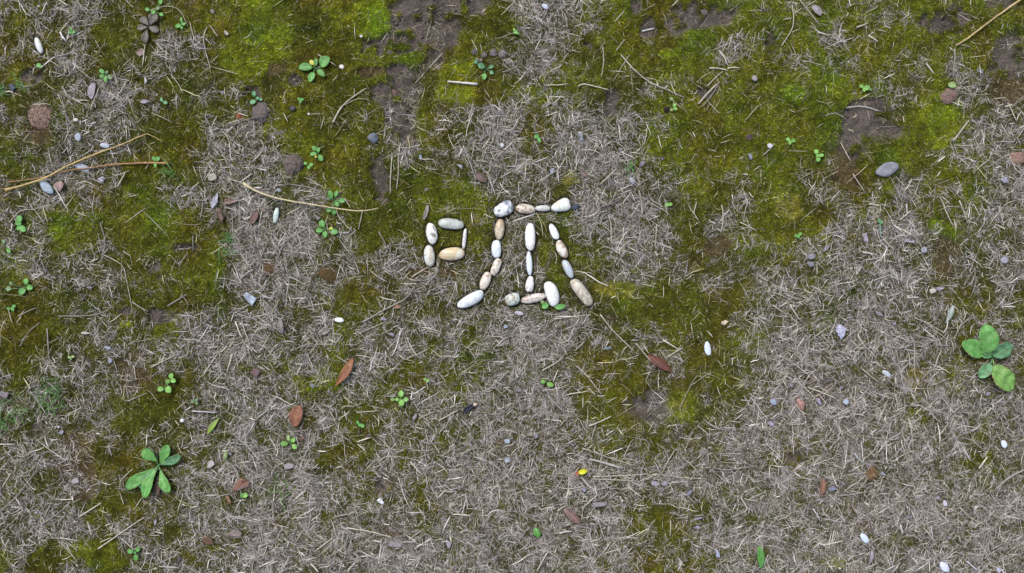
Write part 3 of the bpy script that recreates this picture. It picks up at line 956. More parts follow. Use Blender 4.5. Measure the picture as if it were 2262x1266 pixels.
RUST, TAN = (.30, .105, .035), (.32, .17, .09)
LEAVES = [  # name,x,y,L,W,ang,colour,colour2,kind,rag,label
    ('dead_leaf', 760, 822, 74, 19, 123, (.42, .165, .055), (.33, .12, .04), 'lance', 0, 'pointed rust-orange dead leaf, widest low, left of centre'),
    ('dead_leaf', 657, 919, 48, 31, 102, (.31, .12, .055), (.26, .10, .05), 'oval', 0, 'oval rust-brown dead leaf with a straw across its tip'),
    ('dead_leaf', 1458, 803, 68, 22, 34, (.20, .065, .035), (.15, .05, .035), 'lance', .3, 'red-brown dead leaf with a tan spot, lower right of centre'),
    ('dead_leaf', 1768, 893, 31, 18, 68, (.42, .22, .17), (.34, .18, .14), 'lance', .1, 'pink triangular dead leaf standing up in the straw'),
    ('dead_leaf', 1816, 1077, 40, 15, 98, (.36, .17, .09), (.28, .13, .07), 'lance', 0, 'thin orange-brown dead leaf upright in lower right straw'),
    ('dead_leaf', 1926, 1046, 32, 25, 80, (.22, .12, .035), (.16, .09, .03), 'torn', .5, 'crinkled golden-brown dead leaf, lower right'),
    ('dead_leaf', 533, 1072, 40, 28, -30, (.34, .165, .10), (.26, .12, .07), 'torn', .35, 'larger torn rust leaf scrap right of the big toothed rosette'),
    ('dead_leaf', 504, 1103, 25, 16, 12, (.34, .17, .10), (.28, .13, .08), 'torn', .3, 'smaller torn rust leaf scrap below its larger neighbour'),
    ('dead_leaf', 458, 1197, 38, 24, 25, (.17, .09, .05), (.13, .07, .04), 'torn', .3, 'dull brown dead leaf on dark moss near the bottom left'),
    ('dead_leaf', 520, 1180, 34, 24, 60, (.20, .155, .15), (.26, .20, .19), 'torn', .3, 'violet-grey dead leaf above right of the dull brown one'),
    ('dead_leaf', 1264, 1140, 48, 20, 42, (.28, .155, .125), (.22, .14, .13), 'oval', .2, 'folded pinkish-brown dead leaf below the yellow petal'),
    ('dead_leaf', 349, 1079, 32, 13, 85, (.25, .13, .085), (.20, .11, .08), 'lance', .1, 'narrow brown leaf hanging under the big toothed rosette'),
    ('dead_leaf', 1063, 393, 30, 18, 32, (.17, .11, .09), (.14, .09, .08), 'oval', 0, 'brown oval dead leaf above the small pebble square'),
    ('dead_leaf', 621, 722, 31, 14, 84, (.19, .165, .16), (.22, .19, .18), 'oval', 0, 'grey oval dead leaf left of the white shell flake'),
    ('dead_leaf', 720, 732, 23, 10, -30, (.22, .18, .16), (.26, .22, .20), 'oval', 0, 'small grey dead leaf below left of the white shell flake'),
    ('dead_leaf', 563, 823, 26, 22, 0, (.18, .11, .11), (.15, .10, .10), 'torn', .3, 'purplish-brown dead leaf left of the pointed rust leaf'),
    ('dead_leaf', 509, 447, 31, 13, -8, (.25, .14, .11), (.20, .11, .09), 'oval', .15, 'pinkish-brown dead leaf under the knob of the bowed stem'),
    ('dead_leaf', 487, 474, 36, 15, 75, (.20, .115, .08), (.16, .09, .07), 'torn', .3, 'brown dead leaf in straw left of the pale green pebble'),
    ('dead_leaf', 562, 480, 32, 17, -65, (.25, .14, .11), (.19, .10, .08), 'oval', .2, 'russet dead leaf slanting left of the pale green pebble'),
    ('dead_leaf', 666, 969, 18, 14, 100, (.20, .10, .07), (.16, .09, .06), 'torn', .2, 'small maroon leaf scrap right of the lower clover'),
    ('dead_leaf', 808, 964, 24, 15, 10, (.19, .12, .115), (.15, .10, .09), 'torn', .3, 'small mauve leaf scrap below the little sprout'),
    ('dead_leaf', 873, 1204, 30, 20, 8, (.21, .18, .20), (.25, .21, .23), 'torn', .15, 'violet-grey leaf scrap among straw at the bottom centre'),
    ('dead_leaf', 990, 1203, 30, 13, 62, (.25, .22, .26), (.30, .27, .30), 'torn', .4, 'mauve ragged leaf scrap right of the bottom centre one'),
    ('dead_leaf', 640, 1030, 27, 18, -30, (.29, .25, .25), (.35, .31, .32), 'torn', .4, 'pale mauve ragged scrap below the lower clover'),
    ('dead_leaf', 878, 678, 20, 9, -8, (.36, .19, .10), (.28, .15, .08), 'oval', .1, 'tiny orange-tan leaf scrap under the long brown twig'),
    ('dead_leaf', 916, 919, 27, 15, 95, (.22, .20, .22), (.26, .24, .26), 'torn', .3, 'grey ragged leaf right of the central clover'),
    ('dead_leaf', 1803, 24, 30, 17, 52, (.24, .22, .23), (.28, .26, .27), 'oval', .1, 'smooth grey leaf near the top edge, right of centre'),
    ('dead_leaf', 205, 201, 38, 18, 100, (.27, .235, .27), (.32, .28, .31), 'oval', .1, 'lavender-grey dead leaf in the upper left straw'),
    ('dead_leaf', 311, 116, 26, 20, 110, (.26, .19, .17), (.30, .23, .21), 'torn', .2, 'pinkish-grey curled leaf below the grey withered rosette'),
    ('dead_leaf', 322, 177, 15, 9, 100, (.33, .33, .35), (.40, .40, .40), 'torn', .2, 'small grey-white leaf scrap below the pinkish-grey curled leaf'),
    ('dead_leaf', 322, 224, 25, 9, -5, (.28, .26, .29), (.34, .31, .33), 'lance', .1, 'grey folded leaf scrap beside a two-leaf sprout, upper left'),
    ('dead_leaf', 134, 412, 25, 22, 90, (.30, .21, .19), (.25, .17, .16), 'lance', .1, 'pinkish triangular dead leaf right of the blue flat stone'),
    ('dead_leaf', 225, 396, 19, 12, 20, (.33, .30, .36), (.38, .35, .40), 'torn', .3, 'pale violet leaf scrap below the crossed golden stems'),
    ('dead_leaf', 474, 443, 38, 13, -68, (.36, .36, .42), (.45, .45, .50), 'lance', .3, 'feathery bluish-white scrap left of the bowed stem'),
    ('dead_leaf', 556, 662, 36, 19, 38, (.38, .44, .52), (.30, .34, .42), 'torn', .35, 'blue-grey ragged flake lying in left-hand straw'),
    ('dead_leaf', 1856, 733, 34, 20, 82, (.45, .46, .58), (.36, .36, .48), 'lance', .4, 'bluish-white torn flake in the right-hand straw'),
    ('dead_leaf', 466, 1024, 28, 24, -50, (.40, .38, .37), (.32, .30, .29), 'torn', .35, 'crumpled pale grey leaf right of the big toothed rosette'),
    ('dead_leaf', 169, 1061, 24, 15, -20, (.36, .33, .33), (.30, .27, .27), 'torn', .35, 'pale grey leaf scrap left of the big toothed rosette'),
    ('dead_leaf', 8, 872, 18, 26, 90, (.22, .18, .19), (.18, .15, .16), 'torn', .3, 'dull violet leaf cut by the left edge'),
    ('dead_leaf', 1922, 1231, 36, 9, 104, (.27, .24, .27), (.32, .29, .32), 'lance', .1, 'narrow mauve leaf near the bottom edge, right half'),
    ('dead_leaf', 1826, 547, 24, 9, -45, (.22, .19, .21), (.26, .22, .24), 'lance', .1, 'narrow grey leaf above the two grey pellets'),
    ('dead_leaf', 1914, 524, 27, 16, 80, (.27, .25, .30), (.33, .30, .35), 'torn', .3, 'mauve ragged leaf left of the teal sprig'),
    ('dead_leaf', 2011, 533, 36, 11, 5, (.27, .25, .28), (.33, .30, .33), 'torn', .25, 'mauve strip of leaf right of the teal sprig'),
    ('dead_leaf', 1325, 1114, 34, 20, -15, (.23, .21, .23), (.28, .25, .27), 'torn', .3, 'grey crumbling leaf right of the folded pinkish leaf'),
    ('husk', 1038, 901, 44, 12, -38, (.012, .014, .025), (.03, .03, .045), 'lance', .2, 'curled black seed husk with a cream end in centre straw'),
    ('bark_strip', 940, 469, 34, 9, 106, (.22, .19, .165), (.30, .27, .25), 'torn', .1, 'short grey strip of bark above the small pebble square'),
    ('dead_leaf', 1599, 712, 17, 13, -40, (.60, .52, .38), (.45, .36, .22), 'torn', .2, 'cream crumb of leaf on moss, right of centre'),
    ('dead_leaf', 2060, 644, 19, 13, -50, (.52, .48, .40), (.42, .38, .33), 'torn', .2, 'cream scrap above the grey-green sliver'),
    ('dead_leaf', 2077, 637, 22, 9, -15, (.33, .28, .33), (.28, .24, .28), 'torn', .2, 'violet scrap touching the cream scrap above the grey-green sliver'),
    ('dead_leaf', 2097, 694, 44, 11, 113, (.26, .31, .28), (.36, .39, .36), 'lance', 0, 'grey-green narrow leaf sliver above the broad-leaved weed'),
    ('dead_leaf', 1291, 387, 13, 11, 0, (.28, .18, .15), (.24, .15, .13), 'torn', .2, 'small pinkish scrap in straw above the roof row'),
]
for i, (nm, x, y, L, Wd, a, c1, c2, kd, rag, lab) in enumerate(LEAVES):
    o = lying_leaf(nm, x, y, L, Wd, a, c1, lab, {'husk': 'seed husk', 'bark_strip': 'bark'}.get(nm, 'dead leaf'), kd, c2, 40 + i, 0.08 if L > 25 else 0.12,
                   0.14, rag)
    if nm == 'husk':
        me = rough_stone(9 * S, 8 * S, 5 * S, 77, (.55, .42, .33))
        link('husk_tip', me, M_CHIP, o, (36 * S, 0, 0.003), 0)

# white / violet flakes, short descriptions completed with the nearest landmark
FLAKES = [  # x,y,L,W,ang,colour,kind,desc
    (749, 707, 22, 10.5, 4, (.80, .80, .82), 'oval', 'bright white shell flake'),
    (841, 1107, 20, 17, 20, (.86, .89, .95), 'torn', 'bright white crumpled scrap'),
    (1563.5, 770, 32, 14, 80, (.60, .66, .78), 'oval', 'bean-shaped bluish-white chip'),
    (1146, 692, 21, 8.5, 8, (.52, .50, .56), 'oval', 'small mauve-white shell'),
    (1958, 825, 22, 11, 28, (.50, .54, .60), 'oval', 'silvery curved chip'),
    (2057, 722, 10, 8, 20, (.66, .64, .60), 'torn', 'tiny white scrap'),
    (2218, 981, 18, 12.5, 65, (.62, .68, .86), 'oval', 'bluish-white chip'),
    (1910, 1189, 25, 14, 50, (.56, .64, .78), 'oval', 'pale blue chip'),
    (2086, 1252, 27, 17, 55, (.60, .64, .82), 'oval', 'pale blue-white chip'),
    (2088, 1112, 14, 9, 70, (.60, .58, .70), 'oval', 'pale pink-white chip'),
    (2206, 1259, 13, 8, 50, (.50, .50, .66), 'oval', 'pale violet chip'),
    (1809, 886, 26, 14, 65, (.36, .34, .44), 'torn', 'mauve double flake'),
    (1585, 1225, 24, 15, 60, (.42, .46, .60), 'torn', 'pale blue torn flake'),
    (1016, 366, 24, 18, 60, (.46, .50, .58), 'torn', 'bluish-white flake'),
    (929, 347, 20, 14, 80, (.34, .40, .50), 'torn', 'blue-grey flake'),
    (1220, 378, 24, 12, 85, (.38, .40, .50), 'torn', 'blue-grey pointed flake'),
    (1418, 363, 19, 15, -35, (.33, .31, .36), 'torn', 'mauve-grey flake'),
    (1395, 399, 20, 11, 58, (.38, .38, .43), 'oval', 'silver-grey oval flake'),
    (1463, 350, 17, 12, 0, (.25, .24, .28), 'torn', 'dull mauve flake'),
    (1371, 330, 16, 11, -60, (.25, .25, .27), 'torn', 'dull grey flake'),
    (1657, 346, 15, 9, 75, (.28, .29, .34), 'oval', 'grey-blue small flake'),
    (1280, 302, 30, 20, 30, (.38, .40, .44), 'torn', 'pale grey flake under straw'),
    (1942, 693, 22, 11, 25, (.33, .31, .36), 'torn', 'mauve torn flake'),
    (1921, 702, 18, 9, -55, (.30, .27, .32), 'torn', 'dull mauve flake'),
    (1974, 714, 18, 12, 10, (.36, .33, .40), 'torn', 'mauve broad flake'),
    (1877, 701, 15, 9, -50, (.33, .31, .38), 'torn', 'violet small flake'),
    (1747, 852, 21, 13, 15, (.33, .30, .38), 'torn', 'mauve ragged flake'),
    (1859, 857, 19, 12, -40, (.34, .32, .38), 'torn', 'mauve ragged flake'),
    (1703, 936, 16, 10, 25, (.37, .34, .42), 'oval', 'violet oval flake'),
    (1838, 1079, 22, 15, -40, (.32, .34, .45), 'torn', 'blue-violet torn flake'),
    (1861, 1069, 15, 9, -10, (.38, .37, .46), 'torn', 'pale violet scrap'),
    (1950, 1046, 16, 10, 10, (.36, .36, .42), 'torn', 'grey-violet scrap'),
    (2044, 990, 17, 12, 20, (.42, .42, .54), 'torn', 'pale violet star-shaped scrap'),
    (2072, 1098, 18, 12, 75, (.45, .38, .47), 'torn', 'pinkish-violet flake'),
    (2008, 1140, 16, 9, 0, (.26, .24, .25), 'oval', 'dull grey flake'),
    (2098, 1188, 15, 9, 10, (.36, .31, .34), 'torn', 'pinkish-grey scrap'),
    (2182, 870, 16, 11, -40, (.38, .36, .48), 'torn', 'violet scrap'),
    (1184, 964, 15, 12, 0, (.32, .32, .37), 'torn', 'grey scrap'),
    (1263, 981, 18, 12, 40, (.36, .34, .44), 'torn', 'violet scrap'),
    (1292, 1082, 17, 13, 60, (.37, .39, .50), 'torn', 'blue-violet scrap'),
    (1523, 1090, 20, 14, -60, (.34, .33, .43), 'torn', 'violet torn flake'),
    (1543, 1145, 22, 12, -30, (.32, .30, .38), 'torn', 'violet flake, upper of two'),
    (1541, 1165, 18, 11, 10, (.40, .38, .48), 'torn', 'violet flake, lower of two'),
    (236, 768, 24, 9, 10, (.36, .36, .43), 'torn', 'bluish starry scrap'),
    (243, 798, 19, 11, 75, (.37, .39, .48), 'torn', 'blue-grey scrap'),
    (190, 736, 24, 6, 4, (.52, .50, .47), 'lance', 'pale husk scrap'),
    (80, 1132, 14, 10, 10, (.34, .32, .36), 'torn', 'grey-violet scrap'),
    (343, 1154, 16, 6, 100, (.34, .33, .38), 'lance', 'slim bluish husk'),
    (134, 956, 18, 12, -30, (.36, .35, .38), 'torn', 'pale grey scrap'),
    (507, 1002, 15, 12, 0, (.26, .24, .26), 'torn', 'dull grey scrap'),
    (395, 1235, 10, 22, 10, (.14, .11, .13), 'torn', 'dark violet scrap'),
    (197, 636, 10, 15, 80, (.42, .42, .48), 'torn', 'pale husk'),
    (690, 852, 17, 13, 30, (.27, .29, .32), 'torn', 'grey-blue scrap'),
    (848, 705, 14, 17, 80, (.42, .42, .52), 'torn', 'bluish-white scrap'),
    (865, 740, 14, 18, 80, (.34, .32, .38), 'torn', 'violet-grey scrap'),
    (1117, 722, 18, 15, 20, (.38, .43, .52), 'torn', 'bluish scrap'),
    (1121, 1017, 14, 12, 0, (.34, .38, .44), 'oval', 'pale blue-grey chip'),
    (1340, 770, 10, 26, 85, (.27, .31, .32), 'torn', 'grey-green strand'),
    (1145, 860, 20, 15, 10, (.27, .26, .27), 'torn', 'grey scrap'),
    (616, 421, 12, 18, 80, (.33, .35, .43), 'torn', 'bluish scrap'),
    (700, 480, 16, 26, 100, (.27, .26, .27), 'torn', 'grey matted scrap'),
    (499, 72, 17, 14, 20, (.55, .50, .42), 'torn', 'cream scrap'),
    (467, 25, 20, 14, 30, (.24, .20, .18), 'torn', 'grey-brown scrap'),
    (85, 13, 11, 6, -20, (.60, .56, .50), 'torn', 'tiny cream scrap'),
    (492, 205, 16, 12, 0, (.27, .25, .27), 'torn', 'grey scrap'),
    (114, 31, 13, 12, 0, (.20, .15, .14), 'torn', 'brownish scrap'),
    (943, 418, 13, 12, 90, (.20, .16, .15), 'torn', 'grey-brown scrap'),
    (2167, 158, 22, 12, 15, (.33, .31, .36), 'torn', 'pale violet scrap'),
    (1541, 556, 10, 10, 0, (.22, .2, .2), 'torn', 'grey-brown scrap'),
    (1170, 1128, 14, 12, 0, (.2, .15, .12), 'torn', 'brown scrap'),
]
for i, (x, y, L, Wd, a, c, kd, desc) in enumerate(FLAKES):
    if Wd > L:
        L, Wd, a = Wd, L, a + 90
    lab = auto_label(desc, x, y)
    c2 = tuple(q * 0.62 for q in c)
    c = tuple(q * (0.78 if kd == 'torn' and max(c) < .6 else (0.86 if max(c) < .75 else 1)) for q in c)
    if kd == 'torn' and L > 9:
        L, Wd = L * 0.92, Wd * 0.92
    if kd == 'oval' and min(c) > 0.33:
        z = rest(x, y, 0.45, 0.0008)
        X, Y = to_world(x, y, z)
        me = pebble_mesh(L * S, Wd * S, Wd * S * 0.45, 900 + i, 0.08, 0.08 if i in (2,) else 0.0, 2.1, 0.09, 24, 13)
        at = me.color_attributes.new('Col', 'FLOAT_COLOR', 'POINT')
        cc = np.ones((len(me.vertices), 4), dtype=np.float32)
        cc[:, :3] = c
        at.data.foreach_set('color', cc.ravel())
        o = link('stone_chip', me, M_CHIP, None, (X, Y, z), -math.radians(a))
        tag(o, lab, 'stone chip', 'pale chips strewn in the straw')
        occupy(x, y, L, Wd, a, 2, 0.95)
    else:
        o = lying_leaf('leaf_fragment', x, y, L, Wd, a, c, lab, 'leaf fragment', 'scrap' if kd == 'torn' else kd, c2, 900 + i, 0.12, 0.18, 0.45 if kd == 'torn' else 0.1, tilt=10, f=0.45)
        o['group'] = 'leaf scraps strewn over the ground'

# yellow petal with rust base
pz = rest(1286, 1040, 0.9, 0.002)
X, Y = to_world(1277, 1044, pz)
pr = bpy.data.objects.new('petal', None)
COL.objects.link(pr)
pr.location = (X, Y, pz)
tag(pr, 'bright yellow petal with a rust-orange base on lower straw', 'petal')
link('petal_blade', leaf_mesh(21 * S, 12 * S, 'oval', 5, (.62, .60, .015), (.50, .52, .02), 0.1, 0.15), M_LEAF, pr, (0, 0, 0), math.radians(14))
link('petal_base', leaf_mesh(15 * S, 8 * S, 'torn', 6, (.36, .10, .03), (.28, .10, .05), 0.1, 0.1, rag=.2), M_DEAD, pr, (-6 * S, -4 * S, -0.0006), math.radians(25))
occupy(1284, 1041, 28, 12, -10, 2)

# single green leaves
GREEN, GREEN2 = (.095, .27, .035), (.075, .215, .045)
lying_leaf('green_leaf', 1679, 1230, 50, 16, 88, (.085, .27, .045), 'lone smooth green leaf upright at the bottom edge', 'leaf', 'oval', GREEN2, 11, .06, .1, mat=M_LEAF)
lying_leaf('green_leaf', 1187, 1176, 23, 16, 70, (.10, .32, .05), 'short green leaf in straw near the bottom, below the folded leaf', 'leaf', 'oval', GREEN2, 12, .1, .1, mat=M_LEAF)
lying_leaf('green_leaf', 498, 1006, 22, 9, 100, (.14, .25, .06), 'small dull green leaf right of the big toothed rosette', 'leaf', 'oval', (.18, .24, .08), 13, .1, .1, mat=M_LEAF)
lying_leaf('green_leaf', 472, 940, 46, 11, -53, (.23, .36, .055), 'lime green curved leaf blade with orange base in left straw', 'leaf', 'lance', (.30, .38, .10), 14, .12, .15, mat=M_LEAF)
lying_leaf('green_leaf', 2103, 188, 17, 14, 0, (.20, .30, .09), 'pale round green leaf resting above the pinkish clod', 'leaf', 'round', (.24, .32, .13), 15, .05, .1, mat=M_LEAF)


# ------------------------------------------------------------------ plants
def tube(pts, rad, col, nseg=6, nz=1.0, seed=0, knots=False):
    """tube mesh along world points pts (n,3) with radii rad (n,)"""
    pts = np.asarray(pts, float)
    n = len(pts)
    tan = np.gradient(pts, axis=0)
    tan /= np.linalg.norm(tan, axis=1, keepdims=True) + 1e-9
    up = np.array([0, 0, 1.0])
    side = np.cross(tan, up)
    side /= np.linalg.norm(side, axis=1, keepdims=True) + 1e-9
    nor = np.cross(side, tan)
    th = np.linspace(0, 2 * np.pi, nseg, endpoint=False)
    V = pts[:, None] + (np.cos(th)[None, :, None] * side[:, None] + np.sin(th)[None, :, None] * nor[:, None]) * np.asarray(rad)[:, None, None]
    V = V.reshape(-1, 3)
    ii = np.arange(n * nseg).reshape(n, nseg)
    jj = np.roll(ii, -1, 1)
    f4 = np.stack([ii[:-1], jj[:-1], jj[1:], ii[1:]], -1).reshape(-1, 4)
    V = np.vstack([V, pts[:1], pts[-1:]])
    f3 = np.vstack([np.stack([jj[0], ii[0], np.full(nseg, n * nseg)], -1), np.stack([ii[-1], jj[-1], np.full(nseg, n * nseg + 1)], -1)])
    t = np.linspace(0, 1, n)
    c = np.array(col)[None] * (0.82 + 0.36 * vnoise(t * 40 + seed, t * 0, 4, seed + 3))[:, None]
    c = np.repeat(c, nseg, 0)
    c = np.vstack([c, c[:1], c[-1:]])
    return make_mesh('stalk', V, f4, f3, c)


def plant(nm, label, cat, cx, cy, leaves, base_col=(.09, .29, .05), group=None, kind='round', serr=0.0, big=False, stem=True):
    """leaves: (x, y, L, W, angle or None, tint) in photograph pixels; angle None = pointing away from the plant's centre"""
    z0 = float(H(cx, cy)) + 0.001
    X0_, Y0_ = to_world(cx, cy, z0)
    root = bpy.data.objects.new(nm, None)
    COL.objects.link(root)
    root.location = (X0_, Y0_, z0)
    tag(root, label, cat, group)
    USED.add(label)
    for k, lf in enumerate(leaves):
        x, y, L, Wd, a, tint = lf
        if a is None:
            a = math.degrees(math.atan2(y - cy, x - cx)) if math.hypot(x - cx, y - cy) > 2 else k * 77
        L, Wd = max(L, 6), max(Wd, 5)
        ar = math.radians(a)
        bx, by = x - math.cos(ar) * L / 2, y - math.sin(ar) * L / 2
        zz = 0.0045 + 0.0012 * (k % 3) + 0.006 * float(samp(dens, x, y)) + float(H(x, y)) + (0.002 if big else 0)
        col = {None: base_col, 'y': (.38, .42, .05), 'd': (.11, .20, .07), 'b': (.085, .24, .085), 'l': (.145, .35, .06), 'g': (.088, .092, .058),
               'p': (.19, .32, .09)}[tint]
        rr = np.random.default_rng(int(x * 7 + y))
        col = tuple(q * k_ for q, k_ in zip(col, np.array([1.35, 1.15, 1.5]) * rr.uniform(0.85, 1.15)))
        me = leaf_mesh(L * S, Wd * S, kind if L > 9 else 'round', int(x + y), col, tuple(q * .85 for q in col), 0.07, 0.10, serr,
                       rib=0.22 if big else 0.18, nu=26 if big else 12, nv=9 if big else 7)
        bxw, byw = to_world(bx, by, zz)
        o = link('leaf', me, M_LEAF, root, (bxw - X0_, byw - Y0_, zz - z0), -ar)
        o.rotation_euler = (math.radians(rr.uniform(-12, 12)), math.radians(rr.uniform(-7, 4)), -ar)
        occupy(x, y, L, Wd, a, 3, 0.9)
        if big:
            tt = np.linspace(0.02, 0.86, 9)
            zr = 0.07 * L * S * np.sin(np.pi * tt * 0.9) + 0.0002
            link('midrib', tube(np.stack([tt * L * S, 0 * tt, zr], -1), np.linspace(0.9, 0.3, 9) * S, (.20, .34, .13)), M_LEAF, o)
        if stem:
            d = math.hypot(bx - cx, by - cy)
            if d > 3:
                t = np.linspace(0, 1, 6)
                P = np.stack([t * (bxw - X0_), t * (byw - Y0_), t * (zz - z0) + 0.001 * np.sin(t * np.pi)], -1)
                link('stem', tube(P, np.full(6, (1.5 if big else 0.8) * S), tuple(q * 0.8 + .03 for q in col)), M_LEAF, root)
    return root


def T(ox, oy, lst):
    """leaf list given on a 4x enlargement whose corner is (ox, oy)"""
    return [(ox + x / 4, oy + y / 4, L / 4, W_ / 4, a, t) for (x, y, L, W_, a, t) in lst]


plant('seedling', 'largest top seedling with five smooth green leaves and a yellow one', 'seedling', 696, 152,
      T(566, 0, [(435, 595, 125, 74, 180, None), (490, 682, 95, 58, 112, None), (573, 645, 90, 52, 45, None), (608, 548, 115, 92, -52, None),
                 (525, 548, 70, 36, -85, None), (490, 553, 50, 40, -130, 'y')]), kind='oval')
plant('clover', 'loose sprig of small round leaves above the grey withered rosette', 'clover', 343, 26,
      T(0, 0, [(1420, 20, 42, 36, -60, None), (1302, 85, 44, 32, 200, None), (1355, 108, 42, 36, 120, None), (1392, 72, 44, 30, -40, 'd'), (1425, 130, 42, 30, 30, None)]))
plant('clover', 'small three-leaf clover right of the grey withered rosette', 'clover', 400, 56,
      T(0, 0, [(1575, 227, 52, 36, 160, None), (1604, 178, 48, 22, -90, None), (1622, 210, 38, 30, -20, None), (1608, 245, 26, 24, 60, None)]))
plant('clover', 'five-leaf clover in the upper left straw', 'clover', 232, 165,
      T(0, 0, [(903, 630, 52, 36, 215, None), (898, 672, 40, 30, 170, None), (935, 700, 52, 36, 90, None), (970, 680, 50, 42, 20, 'd'), (945, 640, 30, 24, -70, 'd')]))
plant('clover', 'bluish clover at the edge of the bright moss, upper left', 'clover', 567, 217,
      T(0, 0, [(2245, 830, 46, 36, -90, 'b'), (2235, 902, 52, 42, 160, 'b'), (2275, 868, 34, 28, -30, 'b'), (2302, 880, 34, 26, 10, 'b')]))
plant('clover', 'tiny dark clover below the bent white straw, top left', 'clover', 158, 69,
      T(0, 0, [(620, 285, 30, 24, 180, None), (650, 282, 32, 24, 0, None), (630, 258, 28, 22, -90, None), (640, 300, 22, 20, 80, 'd')]))
plant('clover', 'single small green leaf below the top left pebble', 'clover', 87, 146, T(0, 0, [(345, 578, 46, 38, 200, None), (365, 590, 26, 22, 40, 'd')]))
plant('clover', 'two-leaf bluish sprout crossed by straw, upper left', 'sprout', 361, 223, T(0, 0, [(1428, 882, 42, 26, -110, 'b'), (1462, 905, 38, 34, 20, 'b')]))
plant('clover', 'tiny clover on clean moss below the five-leaved seedling', 'clover', 664, 222,
      T(566, 0, [(380, 875, 28, 24, -150, None), (405, 878, 28, 24, -30, None), (392, 898, 28, 24, 90, None)]))
plant('seedling', 'bluish rosette seedling on moss above right of the white stick', 'seedling', 1072, 152,
      T(566, 0, [(1938, 550, 40, 36, 210, 'b'), (1990, 582, 66, 50, 200, 'b'), (2076, 590, 50, 32, -25, 'b'), (2080, 642, 42, 34, 40, 'b'), (2015, 677, 60, 42, 95, None),
                 (1985, 530, 30, 30, -100, 'g'), (1955, 525, 34, 26, -120, 'g')]), kind='oval')
plant('clover', 'upper clover on dark moss with a small yellow leaf', 'clover', 701, 340,
      T(566, 316, [(518, 50, 56, 46, 215, None), (552, 62, 50, 32, -75, None), (505, 95, 60, 36, 175, None), (570, 132, 62, 46, 62, None), (525, 120, 26, 20, 90, 'y')]), kind='oval')
plant('clover', 'small clover tucked below the upper clover', 'clover', 681, 364,
      T(566, 316, [(435, 180, 36, 28, 200, None), (486, 190, 32, 30, 0, None), (465, 215, 34, 26, 90, None)]))
plant('clover', 'seven-leaf clover lying under the long bowed stem', 'clover', 739, 444,
      T(566, 316, [(660, 455, 76, 46, -105, None), (708, 448, 56, 36, -70, None), (758, 508, 60, 42, 0, None), (716, 540, 48, 42, 60, None),
                   (638, 490, 42, 26, 180, 'd'), (643, 592, 52, 40, 150, None), (685, 610, 50, 42, 80, None)]), kind='oval')
plant('clover', 'four-leaf clover with a yellow tip, below the bowed stem', 'clover', 722, 505,
      T(566, 316, [(583, 712, 64, 54, -110, None), (558, 772, 60, 44, 175, None), (608, 806, 58, 42, 95, None), (690, 782, 66, 52, 15, None), (660, 752, 34, 22, -30, 'y')]))
plant('clover', 'three-leaf clover under the end of the orange stem', 'clover', 344, 355,
      T(0, 316, [(1362, 140, 44, 36, 225, None), (1397, 142, 40, 38, -40, None), (1372, 196, 42, 26, 90, None)]))
plant('clover', 'four round leaves close to the left edge, mid height', 'clover', 45, 496,
      T(0, 316, [(172, 670, 62, 54, -85, None), (163, 712, 56, 38, 180, None), (205, 756, 62, 54, 45, None), (166, 752, 46, 36, 130, None)]))
plant('clover', 'two dull leaves at the left edge below the round-leaved clover', 'clover', 15, 543, T(0, 316, [(32, 870, 36, 34, -90, 'd'), (78, 952, 44, 36, 40, None)]))
plant('clover', 'three bright leaves at the left edge with one dull leaf', 'clover', 55, 636,
      T(0, 632, [(198, 48, 68, 54, 135, None), (264, 14, 56, 50, 0, None), (232, -40, 52, 44, -85, None), (75, 22, 46, 44, 190, 'd'), (100, -25, 36, 34, -140, 'd')]))
plant('clover', 'small clover above a pale straw at the far left', 'clover', 25, 681,
      T(0, 632, [(78, 198, 36, 28, 180, None), (112, 205, 36, 28, 80, None), (122, 178, 38, 28, -30, None)]))
plant('clover', 'bright left-hand clover of five round leaves in two tiers', 'clover', 369, 846,
      T(0, 632, [(1515, 796, 48, 44, -80, 'l'), (1484, 840, 44, 40, 190, 'l'), (1532, 836, 48, 44, 10, 'l'), (1420, 910, 54, 46, 175, 'l'), (1492, 914, 62, 60, 80, 'l')]))
plant('clover', 'dull small clover right of the bright left-hand clover', 'clover', 432, 888,
      T(0, 632, [(1703, 1018, 34, 26, 180, 'd'), (1735, 1008, 32, 30, -40, 'd'), (1740, 1034, 30, 26, 40, 'd')]))
plant('clover', 'tiny pale clover in dark straw left of the centre left', 'clover', 157, 788, T(0, 632, [(612, 628, 30, 24, 180, 'p'), (644, 622, 30, 24, 0, 'p'), (628, 645, 24, 20, 90, 'd')]))
plant('clover', 'central clover with four round bright leaves', 'clover', 884, 881,
      T(566, 632, [(1282, 952, 54, 50, -90, 'l'), (1322, 1002, 44, 42, -10, 'l'), (1282, 1032, 56, 50, 90, 'l'), (1245, 1002, 34, 30, 200, 'l'), (1205, 1000, 40, 34, 190, 'p')]))
plant('clover', 'small clover at the foot of a straw bundle, lower left', 'clover', 797, 938,
      T(566, 632, [(898, 1205, 38, 28, -120, None), (938, 1235, 42, 34, 20, None), (915, 1228, 30, 26, 150, None)]))
plant('clover', 'two tiny leaves above right of the central clover', 'sprout', 942, 839, T(566, 632, [(1492, 825, 26, 22, 200, 'l'), (1515, 834, 28, 24, 10, 'l')]))
plant('clover', 'lower clover with three leaves and a pale one above', 'clover', 639, 977,
      T(566, 950, [(248, 118, 62, 46, 180, 'l'), (326, 88, 46, 42, -35, 'l'), (340, 146, 50, 44, 35, 'l'), (285, 70, 52, 36, -100, 'p')]))
